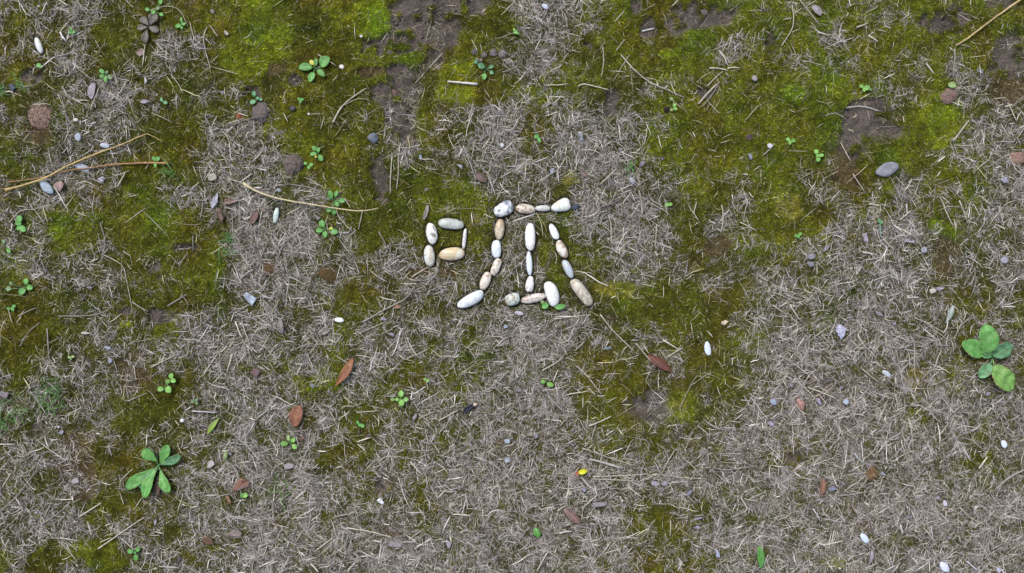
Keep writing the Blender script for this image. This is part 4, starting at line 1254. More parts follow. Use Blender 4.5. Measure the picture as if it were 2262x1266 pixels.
plant('clover', 'four-leaf sprout at the bottom left below dark moss', 'clover', 297, 1220,
      T(0, 950, [(1217, 1054, 46, 40, -50, None), (1152, 1070, 50, 44, 190, None), (1200, 1128, 56, 40, 88, None), (1192, 1082, 26, 22, 0, None)]))
plant('clover', 'little green sprout beneath the torn rust leaf', 'sprout', 538, 1093, T(0, 950, [(2165, 575, 48, 42, -10, 'l'), (2138, 580, 46, 22, 90, None)]))
plant('clover', 'two lime leaves beside a short straw, centre lower half', 'sprout', 1207, 846, T(1132, 632, [(270, 843, 44, 36, 190, 'l'), (335, 868, 62, 42, 20, 'l')]))
plant('clover', 'green leaves poking out from under the white bean-shaped pebble', 'seedling', 1217, 672,
      T(1132, 632, [(288, 176, 62, 60, 160, None), (420, 180, 92, 50, -12, None), (265, 140, 42, 30, 215, 'p')]), kind='oval')
plant('clover', 'small two-leaf sprout on moss above the roof row', 'sprout', 1188, 306, T(1132, 0, [(215, 1210, 48, 42, 200, None), (238, 1240, 48, 32, 70, None)]))
plant('clover', 'little lime sprout on the top moss left of the straw patch', 'sprout', 1139, 71, T(1132, 0, [(28, 285, 40, 34, 180, 'l'), (15, 265, 26, 22, -120, 'l'), (42, 292, 28, 24, 30, None)]))
plant('clover', 'tiny clover beside the near-black crumb', 'clover', 1488, 236,
      T(1132, 0, [(1405, 872, 28, 24, 190, 'p'), (1432, 930, 34, 28, -60, 'l'), (1442, 960, 32, 28, 40, 'l'), (1408, 970, 30, 24, 170, 'p')]))
plant('clover', 'bright sprout above the dark soil hollow', 'sprout', 1911, 193,
      T(1696, 0, [(828, 764, 36, 34, 190, 'l'), (872, 778, 60, 48, -20, 'l'), (850, 795, 36, 30, 90, 'l'), (905, 790, 40, 24, 20, 'd')]))
plant('clover', 'small sprout above the lime seedling, right half', 'sprout', 1746, 311, T(1696, 0, [(180, 1235, 42, 34, 210, 'l'), (226, 1243, 44, 34, -10, 'l'), (195, 1262, 36, 28, 90, 'l')]))
plant('clover', 'lime seedling of four round leaves on right-hand moss', 'seedling', 1805, 343,
      T(1696, 316, [(428, 77, 42, 38, -110, 'l'), (442, 112, 40, 28, 180, 'l'), (442, 145, 46, 42, 100, 'l'), (474, 110, 40, 30, -10, 'l')]))
plant('clover', 'three tiny leaves on the moss strip right of centre', 'sprout', 1763, 519, T(1696, 316, [(250, 818, 34, 30, 180, 'l'), (285, 802, 34, 30, -30, 'l'), (272, 826, 32, 26, 60, None)]))
plant('clover', 'vivid tiny sprout on moss right of the straw mat', 'sprout', 1478, 453, T(1132, 316, [(1368, 545, 36, 34, 190, 'l'), (1395, 542, 36, 32, 0, 'l')]))
plant('withered_rosette', 'grey withered rosette with five dead leaves at the top left', 'dead plant', 327, 60,
      T(0, 0, [(1276, 190, 96, 66, 225, 'g'), (1356, 172, 112, 86, -55, 'g'), (1258, 245, 88, 52, 172, 'g'), (1358, 256, 98, 62, 22, 'g'), (1290, 322, 118, 64, 98, 'g')]), kind='spat', serr=0.06)
plant('rosette', 'big rosette of seven long toothed green leaves, lower left', 'weed', 350, 1028,
      T(0, 950, [(1330, 222, 152, 108, 222, None), (1452, 215, 180, 84, -68, None), (1510, 262, 190, 78, -25, 'b'), (1462, 450, 205, 90, 66, None),
                 (1245, 428, 305, 104, 146, None), (1335, 468, 262, 96, 110, None), (1310, 425, 215, 68, 126, 'b')]), kind='spat', serr=0.04, big=True)
plant('rosette', 'broad-leaved green weed with six leaves at the right edge', 'weed', 2192, 790,
      T(1696, 632, [(1940, 465, 255, 165, -97, None), (1812, 552, 225, 160, 207, None), (2068, 565, 185, 140, -38, 'b'), (1940, 578, 120, 122, 215, 'b'),
                    (1918, 748, 160, 105, 130, 'b'), (2066, 812, 260, 190, 57, 'l')]), kind='oval', serr=0.05, big=True)
plant('teal_sprig', 'thin teal sprig standing in the straw, right half', 'sprig', 1945, 505,
      T(1696, 316, [(985, 690, 54, 30, -120, 'b'), (1005, 700, 44, 24, -60, 'b')]), kind='lance')

# ------------------------------------------------------------------ stalks, twigs and the longest straws
PALE, STR, GREY, GOLD, BRN, DRK = (.56, .51, .41), (.43, .385, .30), (.29, .265, .24), (.46, .33, .13), (.27, .155, .07), (.12, .09, .07)


def resample(P, step=10):
    P = np.asarray(P, float)
    Q = [P[0]]
    n = len(P)
    for i in range(n - 1):
        p0, p1, p2, p3 = P[max(i - 1, 0)], P[i], P[i + 1], P[min(i + 2, n - 1)]
        k = max(2, int(math.hypot(*(p2 - p1)) / step))
        for j in range(1, k + 1):
            t = j / k
            Q.append(0.5 * ((2 * p1) + (-p0 + p2) * t + (2 * p0 - 5 * p1 + 4 * p2 - p3) * t * t + (-p0 + 3 * p1 - 3 * p2 + p3) * t ** 3))
    return np.array(Q)


def orient(P):
    dx, dy = P[-1][0] - P[0][0], P[-1][1] - P[0][1]
    if abs(dx) > 3.2 * abs(dy):
        return 'lying level'
    if abs(dy) > 3.2 * abs(dx):
        return 'lying upright'
    return 'leaning right' if dx * dy < 0 else 'leaning left'


def stalk_geo(P, w0, w1, col, lift, seed, knob=0):
    Q = resample(P)
    Q += (np.random.default_rng(seed).random(Q.shape) - 0.5) * 0.7
    hz = np.array([rest(q[0], q[1], 0.75, lift) for q in Q])
    k = 7
    hp = np.pad(hz, k, mode='edge')
    hz = np.convolve(hp, np.ones(2 * k + 1) / (2 * k + 1), 'valid')
    x, y = to_world(Q[:, 0], Q[:, 1], hz)
    rad = np.linspace(w0, w1, len(Q)) * 0.5 * S
    if knob:
        rad[:2] *= knob
    return tube(np.stack([x, y, hz], -1), rad, col, 7, seed=seed)


def stalk(P, w0, w1, col, label=None, desc=None, nm='straw', cat='straw', lift=0.0022, seed=None, knob=0, branches=()):
    seed = seed if seed is not None else int(P[0][0] * 3 + P[0][1])
    mx, my = np.mean([p[0] for p in P]), np.mean([p[1] for p in P])
    if label is None:
        ln = math.hypot(P[-1][0] - P[0][0], P[-1][1] - P[0][1])
        cn = {PALE: 'pale', STR: 'tan', GREY: 'grey', GOLD: 'golden', BRN: 'brown', DRK: 'dark'}.get(col, 'pale')
        size = 'short' if ln < 34 else ('long' if ln > 80 else '')
        desc = ' '.join(q for q in (size, cn, nm.replace('_', ' '), orient(P)) if q)
        label = auto_label(desc, mx, my)
    USED.add(label)
    if branches:
        root = bpy.data.objects.new(nm, None)
        COL.objects.link(root)
        z = rest(P[0][0], P[0][1])
        X, Y = to_world(P[0][0], P[0][1], z)
        root.location = (X, Y, z)
        tag(root, label, cat)
        for k, (B, a, b) in enumerate([(P, w0, w1)] + list(branches)):
            o = link('main_stem' if k == 0 else 'side_stem', stalk_geo(B, a, b, col, lift, seed + k, knob if k == 0 else 0), M_STALK, root)
            o.location = (-X, -Y, -z)
        return root
    me = stalk_geo(P, w0, w1, col, lift, seed, knob)
    vs = np.empty(len(me.vertices) * 3, dtype=np.float32)
    me.vertices.foreach_get('co', vs)
    vs = vs.reshape(-1, 3)
    c = vs.mean(0)
    vs -= c
    me.vertices.foreach_set('co', vs.ravel())
    o = link(nm, me, M_STALK, None, tuple(float(q) for q in c))
    tag(o, label, cat)
    return o


stalk([(12, 420), (95, 395), (150, 366), (212, 340), (277, 316), (300, 305), (325, 295)], 4.6, 2.6, GOLD,
      'long golden grass stem with a pale knobbed end at the left edge', nm='dried_reed', cat='grass stem', lift=.0075, knob=1.7,
      branches=[([(325, 295), (342, 303), (360, 314)], 1.6, 1.2)])
stalk([(372, 361), (325, 360), (250, 363.5), (200, 370.5), (150, 377), (100, 391), (15, 403)], 4.4, 2.0, (.36, .20, .08),
      'orange-brown grass stem crossing under the golden one', nm='dried_reed', cat='grass stem', lift=.0035, knob=1.5)
stalk([(538, 405), (566, 422), (606, 436), (648, 445), (691, 452), (741, 460), (796, 466), (836, 460)], 4.2, 2.2, (.52, .44, .27),
      'long pale bowed grass stem with a knobbed left end', nm='dried_reed', cat='grass stem', lift=.011, knob=1.6)
stalk([(2300, -30), (2256, -2), (2194, 42), (2134, 87), (2112, 100)], 5.0, 3.6, (.46, .36, .17), 'thick tan cane running out of the top right corner',
      nm='cane', cat='cane', lift=.006, knob=1.0)
stalk([(2108, 108), (2109, 130), (2105, 162)], 5, 3, (.22, .21, .15), 'shredded pale sheath hanging below the corner cane', nm='sheath', cat='sheath', lift=.004)
stalk([(989, 180), (1022, 183), (1055, 186)], 3.2, 6, (.60, .55, .52), 'short thick white stick lying level on bright moss', nm='stick', cat='stick', lift=.004)
stalk([(735, 271), (756, 235), (783, 212), (811, 194)], 4.5, 2, STR, 'forked tan twig on moss left of the soil track', nm='twig', cat='twig', lift=.003,
      branches=[([(783, 212), (782, 195)], 2, 1.2), ([(756, 235), (790, 218), (815, 222)], 1.8, 1.0)])
stalk([(801, 712), (846, 686), (896, 659), (916, 632)], 3.6, 2.2, GREY, 'long grey-brown twig left of the slanting white pebble', nm='twig', cat='twig', lift=.004)
stalk([(512, 278), (540, 266), (572, 260)], 5, 4, DRK, 'dark crooked twig beside the orange-red crumb', nm='twig', cat='twig')
stalk([(1318, 461), (1345, 452), (1372, 441)], 3.5, 3, (.17, .12, .12), 'purplish twig lying in the straw mat right of the slate chip', nm='twig', cat='twig')
stalk([(1544, 230), (1562, 208), (1590, 182)], 4, 3, (.24, .20, .17), 'double grey-brown twig on the small right soil patch', nm='twig', cat='twig', branches=[([(1553, 235), (1575, 205), (1588, 186)], 3, 2)])
stalk([(1302, 1014), (1340, 1024), (1376, 1035)], 4.5, 6, (.33, .31, .28), 'broad flat grey stalk above the yellow petal', nm='grass_stalk', cat='stalk', lift=.004)
stalk([(566, 597), (580, 560), (600, 518)], 3, 2.6, (.2, .15, .13), 'dark twig leaning below the pale green pebble', nm='twig', cat='twig')
stalk([(836, 511), (848, 532), (856, 551)], 3.4, 2.6, (.2, .16, .13), 'dark crooked twig left of the small pebble square', nm='twig', cat='twig')
stalk([(1944, 490), (1944, 505), (1946, 524)], 4, 2.5, (.20, .30, .26), 'teal stalk under the thin teal sprig', nm='grass_stalk', cat='stalk')
SL = [
    ([(976, 119), (946, 152), (916, 185)], 2.4, STR), ([(1372, 122), (1397, 150), (1432, 179), (1477, 200), (1512, 215)], 2.8, STR),
    ([(1277, 191), (1292, 186), (1345, 199)], 2.8, PALE), ([(1390, 121), (1352, 185), (1350, 207)], 2.2, GREY), ([(1542, 229), (1562, 207), (1582, 185)], 2.6, PALE),
    ([(1562, 190), (1580, 172), (1597, 157)], 2.4, STR), ([(1567, 150), (1588, 151), (1608, 156)], 3.2, PALE), ([(1607, 151), (1620, 149), (1632, 150)], 2.8, PALE),
    ([(1869, 238), (1890, 235), (1908, 236), (1944, 246)], 3.4, (.42, .40, .38)), ([(1823, 256), (1846, 250), (1869, 264)], 2.8, GREY), ([(2106, 312), (2122, 290), (2140, 266)], 4.2, STR),
    ([(1302, 421), (1297, 466), (1298, 504), (1305, 536)], 2.0, GREY), ([(1412, 421), (1417, 448), (1420, 476)], 2.6, STR), ([(1451, 495), (1449, 522), (1447, 549)], 2.6, STR),
    ([(1327, 406), (1345, 388), (1362, 372)], 2.2, PALE), ([(1594, 452), (1598, 481), (1592, 514)], 2.4, STR), ([(1635, 491), (1653, 500), (1672, 510)], 2.4, STR),
    ([(1326, 694), (1349, 724), (1372, 748), (1400, 775)], 2.8, STR), ([(1404, 758), (1426, 784), (1448, 813)], 2.6, STR), ([(1472, 790), (1490, 779), (1507, 769)], 3.6, STR),
    ([(1464, 751), (1480, 760), (1495, 770)], 3, PALE), ([(1272, 808), (1295, 828), (1327, 870)], 2.6, STR), ([(1204, 857), (1220, 885), (1247, 910)], 2.8, (.36, .33, .33)),
    ([(1302, 941), (1328, 930), (1350, 920)], 3.2, PALE), ([(899, 792), (922, 782), (945, 772)], 2.8, STR), ([(1287, 990), (1320, 1002), (1357, 1015), (1402, 1028)], 2.2, STR),
    ([(1310, 1053), (1370, 1051), (1432, 1047)], 2.2, PALE), ([(1307, 1058), (1360, 1060), (1410, 1063)], 2.2, STR), ([(1462, 1049), (1512, 1055), (1562, 1058)], 2, STR),
    ([(1490, 995), (1475, 1020), (1460, 1050)], 2.2, STR), ([(1388, 1075), (1400, 1085), (1415, 1097)], 2.6, PALE), ([(216, 1213), (266, 1178), (318, 1143)], 2.8, PALE),
    ([(175, 1141), (200, 1126), (224, 1111)], 3.2, PALE), ([(0, 1130), (42, 1090), (80, 1038)], 2.2, GREY), ([(80, 1165), (120, 1140), (155, 1110)], 2.0, GREY),
    ([(5, 1075), (14, 1062), (24, 1045)], 3, STR), ([(292, 667), (312, 680), (328, 688)], 3.4, GREY), ([(370, 676), (391, 663), (412, 650)], 3, GREY),
    ([(513, 782), (507, 802), (501, 822)], 3, PALE), ([(282, 632), (288, 660), (293, 687)], 2, STR), ([(225, 561), (268, 584), (277, 608), (283, 632)], 2.0, STR),
    ([(221, 491), (232, 533), (228, 556), (222, 580)], 2, GREY), ([(520, 710), (527, 730), (535, 747)], 3, PALE), ([(535, 714), (542, 735), (552, 758)], 3, STR),
    ([(766, 1166), (815, 1174), (866, 1187)], 2.6, PALE), ([(687, 1245), (695, 1254), (704, 1264)], 3.6, PALE), ([(801, 466), (796, 487), (792, 507)], 2.2, STR),
    ([(1024, 323), (1038, 360), (1052, 398)], 3, GREY), ([(885, 316), (880, 350), (880, 381), (876, 418)], 2.6, STR), ([(866, 346), (863, 386), (862, 426)], 2.6, STR),
    ([(640, 407), (691, 416), (710, 432), (726, 451)], 1.8, GREY), ([(742, 463), (752, 484), (778, 511)], 2, STR), ([(910, 612), (928, 600), (946, 590)], 2.6, PALE),
    ([(458, 60), (449, 85), (460, 135), (465, 148)], 2.4, STR), ([(148, 51), (140, 61), (133, 70)], 2.6, PALE), ([(133, 71), (138, 80), (145, 90)], 4, (.66, .63, .60)),
    ([(333, 22), (370, 13), (398, 25), (415, 59)], 1.5, STR), ([(200, 243), (208, 220), (218, 196)], 2.6, STR), ([(378, 165), (394, 186), (404, 206)], 1.6, PALE),
    ([(1976, 499), (1996, 509), (2016, 520)], 3.2, PALE), ([(1951, 528), (1962, 540), (1976, 552)], 2.8, STR), ([(1921, 450), (1932, 452), (1944, 454)], 3.6, PALE),
    ([(2002, 451), (2003, 461), (2004, 471)], 3.8, (.5, .48, .47)), ([(2077, 436), (2084, 450), (2089, 466), (2106, 501)], 2.4, STR), ([(2119, 443), (2128, 466), (2136, 489)], 3, STR),
    ([(1906, 557), (1918, 559), (1930, 562)], 3.8, PALE), ([(1857, 316), (1868, 336), (1879, 356)], 2.6, STR), ([(1884, 384), (1896, 402), (1911, 426)], 2.4, STR),
    ([(2004, 657), (2016, 657), (2029, 657)], 4.4, (.5, .44, .40)), ([(1786, 856), (1815, 867), (1846, 880)], 2.4, PALE), ([(2166, 755), (2180, 750), (2196, 743)], 4, (.40, .38, .33)),
    ([(2201, 1080), (2229, 1055), (2262, 1038), (2290, 1024)], 4.6, GREY), ([(2163, 1035), (2171, 1023), (2181, 1010)], 3.8, PALE), ([(1819, 1204), (1840, 1200), (1861, 1195)], 3, PALE),
    ([(1806, 1192), (1812, 1198), (1819, 1204)], 2.6, PALE), ([(1849, 1095), (1886, 1092), (1916, 1086)], 2.4, GREY), ([(1888, 1002), (1896, 1011), (1906, 1022)], 3.6, (.46, .50, .52)),
    ([(1332, 103), (1333, 140), (1328, 170)], 2, STR), ([(1361, 112), (1370, 99), (1380, 88)], 2.4, STR), ([(1418, 69), (1432, 66), (1446, 63)], 4.4, (.55, .54, .56)),
    ([(1205, 188), (1230, 188), (1254, 185)], 2.8, STR), ([(1919, 79), (1929, 85), (1939, 91)], 3.2, PALE), ([(1767, 0), (1787, 25), (1806, 50)], 2.4, STR),
    ([(1750, 12), (1752, 57), (1726, 102)], 2.6, STR), ([(1893, 60), (1905, 56), (1916, 51)], 4, STR), ([(2046, 140), (2055, 152), (2064, 163)], 3, PALE),
    ([(2228, 229), (2237, 249), (2246, 268)], 2.8, STR), ([(131, 0), (140, 6), (149, 12)], 3, PALE), ([(20, 492), (45, 466), (78, 463)], 2, STR),
    ([(18, 680), (22, 697), (27, 714)], 2.4, STR), ([(40, 698), (60, 688), (80, 680)], 2, STR), ([(128, 698), (175, 698), (215, 694), (250, 677)], 1.9, GREY),
    ([(104, 725), (106, 760), (108, 795)], 2.8, GREY), ([(44, 765), (62, 735), (88, 712)], 2.2, GREY), ([(332, 812), (360, 798), (385, 785)], 2.8, STR),
    ([(283, 886), (305, 876), (325, 868)], 1.8, STR), ([(66, 864), (85, 890), (103, 916)], 2.8, GREY), ([(424, 908), (452, 910), (480, 911)], 3.4, (.45, .42, .45)),
    ([(702, 120), (722, 132), (742, 145)], 2, STR), ([(1686, 343), (1700, 330), (1712, 317)], 2.2, STR), ([(448, 446), (446, 465), (441, 486)], 2.4, GREY),
    ([(260, 411), (268, 397), (276, 382)], 2.8, PALE), ([(426, 521), (426, 535), (426, 556)], 2, GREY), ([(395, 550), (410, 550), (423, 547)], 2.2, STR),
    ([(1500, 905), (1540, 830), (1566, 858)], 1.6, GREY), ([(1222, 705), (1262, 700), (1305, 695)], 2.6, STR), ([(1197, 819), (1222, 805), (1244, 790)], 2.4, PALE),
    ([(1222, 844), (1227, 830), (1233, 817)], 2.6, PALE), ([(1299, 857), (1307, 864), (1315, 872)], 2.8, STR), ([(1385, 765), (1378, 772), (1372, 785)], 2.2, STR),
    ([(788, 911), (812, 909), (836, 907)], 2.4, STR), ([(969, 929), (990, 918), (1012, 905)], 2.8, PALE), ([(926, 924), (942, 917), (958, 910)], 2.6, STR),
    ([(730, 910), (736, 922), (742, 934)], 3, STR), ([(745, 788), (765, 800), (778, 812)], 2, STR), ([(838, 1020), (850, 1010), (886, 1008)], 2.0, STR),
    ([(907, 1020), (920, 1036), (933, 1050)], 2.8, PALE), ([(1020, 1003), (1032, 997), (1044, 990)], 2.6, STR), ([(1000, 1136), (1018, 1137), (1038, 1139)], 2.6, PALE),
    ([(655, 1195), (665, 1178), (675, 1163)], 2.2, STR), ([(570, 1210), (585, 1203), (598, 1198)], 3, STR), ([(903, 1193), (917, 1181), (932, 1171)], 2.6, STR),
    ([(1187, 1260), (1199, 1238), (1211, 1218)], 2.8, PALE), ([(1236, 1178), (1248, 1175), (1262, 1174)], 3.6, (.58, .54, .50)), ([(1482, 1150), (1481, 1168), (1480, 1185)], 2.4, STR),
    ([(1508, 1010), (1522, 1022), (1540, 1040)], 2.0, STR), ([(1575, 1030), (1600, 1038), (1675, 1029)], 2.2, GREY), ([(1645, 1130), (1650, 1122), (1636, 1100)], 2.6, PALE),
    ([(1710, 1015), (1720, 1030), (1732, 1030)], 2.0, PALE), ([(1985, 1090), (2025, 1060), (2075, 1065)], 1.8, GREY), ([(2120, 1120), (2145, 1145), (2175, 1158)], 2.4, STR),
    ([(2136, 1240), (2148, 1250), (2160, 1262)], 3, (.52, .52, .55)), ([(1797, 1125), (1803, 1135), (1811, 1150)], 3.4, (.52, .50, .50)), ([(1990, 1160), (1991, 1170), (1994, 1180)], 3.4, (.56, .54, .53)),
    ([(1977, 870), (1982, 890), (1984, 908)], 2.6, STR), ([(1745, 673), (1755, 690), (1766, 706)], 2.8, PALE), ([(1707, 675), (1720, 682), (1730, 690)], 2.4, STR),
    ([(1955, 762), (1985, 770), (2014, 761)], 3.0, GREY), ([(2068, 762), (2084, 763), (2099, 764)], 2.8, GREY), ([(2020, 702), (2045, 712), (2085, 735)], 2.4, STR),
    ([(1905, 815), (1920, 828), (1942, 845)], 2.4, STR), ([(2035, 838), (2046, 828), (2056, 820)], 3, GREY),
]
for P, w, c in SL:
    stalk(P, w, w * 0.7, c, lift=0.003)


# ------------------------------------------------------------------ moss fibres (stuff)
def samp_near(field, x, y):
    ix = np.clip(((x - X0) / ST).astype(int), 0, field.shape[1] - 1)
    iy = np.clip(((y - Y0) / ST).astype(int), 0, field.shape[0] - 1)
    return field[iy, ix]


def gcol_at(x, y):
    return np.stack([samp_near(fibre_col[i], x, y) for i in range(3)], -1)


NM = 1500000
x = rng.uniform(-30, 2292, NM)
y = rng.uniform(-30, 1296, NM)
x[1150000:] = rng.uniform(-850, 3112, 350000)
y[1150000:] = rng.uniform(-850, 2116, 350000)
p = samp_near(mossp, x, y)
keep = rng.random(NM) < p
inn = (x > -30) & (x < 2292) & (y > -30) & (y < 1296)
keep &= ~inn | (np.arange(NM) < 1150000)
keep &= samp_near(occ, x, y) != 1
x, y = x[keep], y[keep]
n = len(x)
print('moss fibres', n)
tuft = 0.6 * vnoise(x, y, 5.5, 61) + 0.4 * vnoise(x, y, 3.0, 62)
tuft = np.clip((tuft - 0.2) / 0.6, 0, 1)
z = samp(hgt, x, y) + 0.0022 * tuft
ln = rng.uniform(2.0, 5.2, n) * S
outm = ~((x > -30) & (x < 2292) & (y > -30) & (y < 1296))
ln = np.where(outm, ln * 1.6, ln)
wd = rng.uniform(0.7, 1.35, n) * S * np.where(outm, 1.9, 1)
az = rng.uniform(0, 2 * np.pi, n)
el = np.radians(rng.uniform(12, 80, n))
X, Y = (x - CX) * S, (CY - y) * S
base = np.stack([X, Y, z - 0.0003], -1)
dirv = np.stack([np.cos(az) * np.cos(el), np.sin(az) * np.cos(el), np.sin(el)], -1)
sd = np.stack([-np.sin(az), np.cos(az), rng.uniform(-.3, .3, n)], -1)
v0 = base - sd * (wd / 2)[:, None]
v1 = base + sd * (wd / 2)[:, None]
v2 = base + dirv * ln[:, None]
V = np.stack([v0, v1, v2], 1).reshape(-1, 3)
c = gcol_at(x, y) * 2.0
tint = rng.random((n, 1))
c = c * (0.30 + 1.5 * rng.random((n, 1)) ** 1.7) * (0.38 + 1.25 * tuft[:, None] ** 1.3)
c = np.where(tint > 0.94, c * np.array([2.1, 1.8, 3.0]), c)
c = np.where(tint < 0.10, c * np.array([1.25, 0.8, 1.0]), c)
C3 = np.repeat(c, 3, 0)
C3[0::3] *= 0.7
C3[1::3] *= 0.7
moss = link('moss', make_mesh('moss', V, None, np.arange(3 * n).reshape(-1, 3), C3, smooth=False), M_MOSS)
moss['kind'] = 'stuff'
tag(moss, 'low green and olive moss carpeting the ground', 'moss')

# ------------------------------------------------------------------ dead grass litter (stuff)
PAL = np.array([[.41, .37, .325], [.31, .275, .26], [.60, .56, .50], [.18, .145, .125], [.34, .315, .325], [.30, .28, .17], [.80, .77, .72]])
PW = np.array([.25, .17, .21, .13, .10, .05, .09])
PAL = PAL * np.array([1.0, 0.985, 0.99])


def straw_set(x, y, az, ln, wd, zoff, seed, nseg=4, dark=1.0):
    n = len(x)
    r = np.random.default_rng(seed)
    t = np.linspace(-0.5, 0.5, nseg + 1)
    bend = r.normal(0, 0.10, n) * (1 + 2.2 * (r.random(n) < 0.2))
    kink = r.normal(0, 0.014, n)
    dx, dy = np.cos(az), np.sin(az)
    along = t[None] * ln[:, None]
    off = (bend[:, None] * (t[None] ** 2 - 0.08) + kink[:, None] * np.sin(t[None] * 9)) * ln[:, None]
    qx = x[:, None] + dx[:, None] * along - dy[:, None] * off
    qy = y[:, None] + dy[:, None] * along + dx[:, None] * off
    zz = samp(hgt, qx.ravel(), qy.ravel()).reshape(qx.shape)
    zz = 0.35 * zz + 0.65 * zz.mean(1, keepdims=True) + 0.0004
    dd = samp_near(dens, x, y)
    tilt = r.normal(0, 0.10, n)
    arch = r.uniform(0, 0.06, n)
    zz = zz + zoff[:, None] + (tilt[:, None] * t[None] + arch[:, None] * (0.25 - t[None] ** 2)) * ln[:, None] * S
    o = samp_near(occ, qx.ravel(), qy.ravel()).reshape(qx.shape)
    over2 = r.random(n) < 0.62
    bad = ((o == 1).any(1) & (r.random(n) < 0.97)) | (o[:, nseg // 2] == 1) | ((o == 3).any(1) & (r.random(n) < 0.9)) | ((o == 2).any(1) & over2)
    g = ~bad
    qx, qy, zz, wd_, az_ = qx[g], qy[g], zz[g], wd[g], az[g]
    n = g.sum()
    roll = r.normal(0, 0.7, n)
    sx, sy, sz = -np.sin(az_) * np.cos(roll), np.cos(az_) * np.cos(roll), np.sin(roll)
    prof = np.clip(1.15 - np.abs(t) * 1.5, 0.25, 1)
    prof[0] = 0.55
    if nseg == 1:
        prof = np.array([0.9, 0.5])
    half = wd_[:, None] * prof[None] * 0.5
    L_ = np.stack([(qx - sx[:, None] * half - CX) * S, (CY - qy + sy[:, None] * half) * S, zz - sz[:, None] * half * S], -1)
    R_ = np.stack([(qx + sx[:, None] * half - CX) * S, (CY - qy - sy[:, None] * half) * S, zz + sz[:, None] * half * S], -1)
    V = np.stack([L_, R_], 2).reshape(n, -1, 3)
    k = V.shape[1]
    base = np.arange(n)[:, None, None] * k
    f = np.array([[2 * i, 2 * i + 1, 2 * i + 3, 2 * i + 2] for i in range(nseg)])[None] + base
    ci = r.choice(len(PAL), n, p=PW)
    c = PAL[ci] * r.uniform(0.75, 1.2, (n, 1)) * dark
    c = np.where(dd[g][:, None] < 0.22, c * np.array([.80, .78, .52]), c)
    # weather: lower straws are older and greener with algae
    c = np.repeat(c[:, None], k, 1) * r.uniform(0.88, 1.12, (n, k, 1))
    return V.reshape(-1, 3), f.reshape(-1, 4), c.reshape(-1, 3)


NS = 330000
x = rng.uniform(-60, 2322, NS)
y = rng.uniform(-60, 1326, NS)
x[240000:] = rng.uniform(-850, 3112, 90000)
y[240000:] = rng.uniform(-850, 2116, 90000)
d = samp_near(dens, x, y)
clump = fbm(x, y, 16, 404, 2)
p = np.clip(0.95 * d ** 1.1 * np.clip((clump - 0.32) * 3.4, 0.08, 1.15) + 0.022, 0, 1)
keep = rng.random(NS) < p
inn = (x > -60) & (x < 2322) & (y > -60) & (y < 1326)
keep &= ~inn | (np.arange(NS) < 240000)
x, y, d = x[keep], y[keep], d[keep]
n = len(x)
print('straws', n)
ln = np.clip(rng.lognormal(math.log(15), 0.58, n), 5, 90)
wd = np.clip(rng.lognormal(math.log(0.80), 0.36, n), 0.45, 2.2)
az = rng.uniform(0, 2 * np.pi, n)
zoff = rng.random(n) ** 1.2 * (0.0016 + 0.0045 * d)
V, F, C = straw_set(x, y, az, ln, wd, zoff, 1)
# flecks: short broken bits over everything
NF = 560000
fx_ = rng.uniform(-60, 2322, NF)
fy_ = rng.uniform(-60, 1326, NF)
fd = samp_near(dens, fx_, fy_)
kf = rng.random(NF) < np.clip(0.045 + 0.78 * fd ** 1.15, 0, 1) * (0.4 + 0.9 * vnoise(fx_, fy_, 12, 88))
fx_, fy_, fd = fx_[kf], fy_[kf], fd[kf]
nf = len(fx_)
Vf, Ff, Cf = straw_set(fx_, fy_, rng.uniform(0, 6.28, nf), np.clip(rng.lognormal(math.log(8.5), 0.42, nf), 3, 22),
                       np.clip(rng.lognormal(math.log(0.75), 0.3, nf), 0.45, 2.0), 0.0006 + rng.random(nf) * (0.0010 + 0.0036 * fd), 7, nseg=1, dark=0.88)
print('flecks', nf)
V, F, C = np.vstack([V, Vf]), np.vstack([F, Ff + len(V)]), np.vstack([C, Cf])
# the newest, palest straws lie on top
NB = 15000
bx_ = rng.uniform(-60, 2322, NB)
by_ = rng.uniform(-60, 1326, NB)
bd = samp_near(dens, bx_, by_)
kb = rng.random(NB) < np.clip(0.07 + 0.75 * bd, 0, 1) * (0.3 + 1.2 * vnoise(bx_, by_, 40, 818))
bx_, by_, bd = bx_[kb], by_[kb], bd[kb]
nb = len(bx_)
Vb, Fb, Cb = straw_set(bx_, by_, rng.uniform(0, 6.28, nb), np.clip(rng.lognormal(math.log(20), 0.5, nb), 8, 80),
                       np.clip(rng.lognormal(math.log(1.05), 0.35, nb), 0.6, 3.0), 0.003 + rng.random(nb) * (0.001 + 0.006 * bd), 8)
Cb = Cb * 0.35 + np.array([.55, .51, .43]) * np.repeat(rng.uniform(0.6, 1.15, (len(Cb) // 10, 1)), 10, 0) * 0.75
V, F, C = np.vstack([V, Vb]), np.vstack([F, Fb + len(V)]), np.vstack([C, Cb])
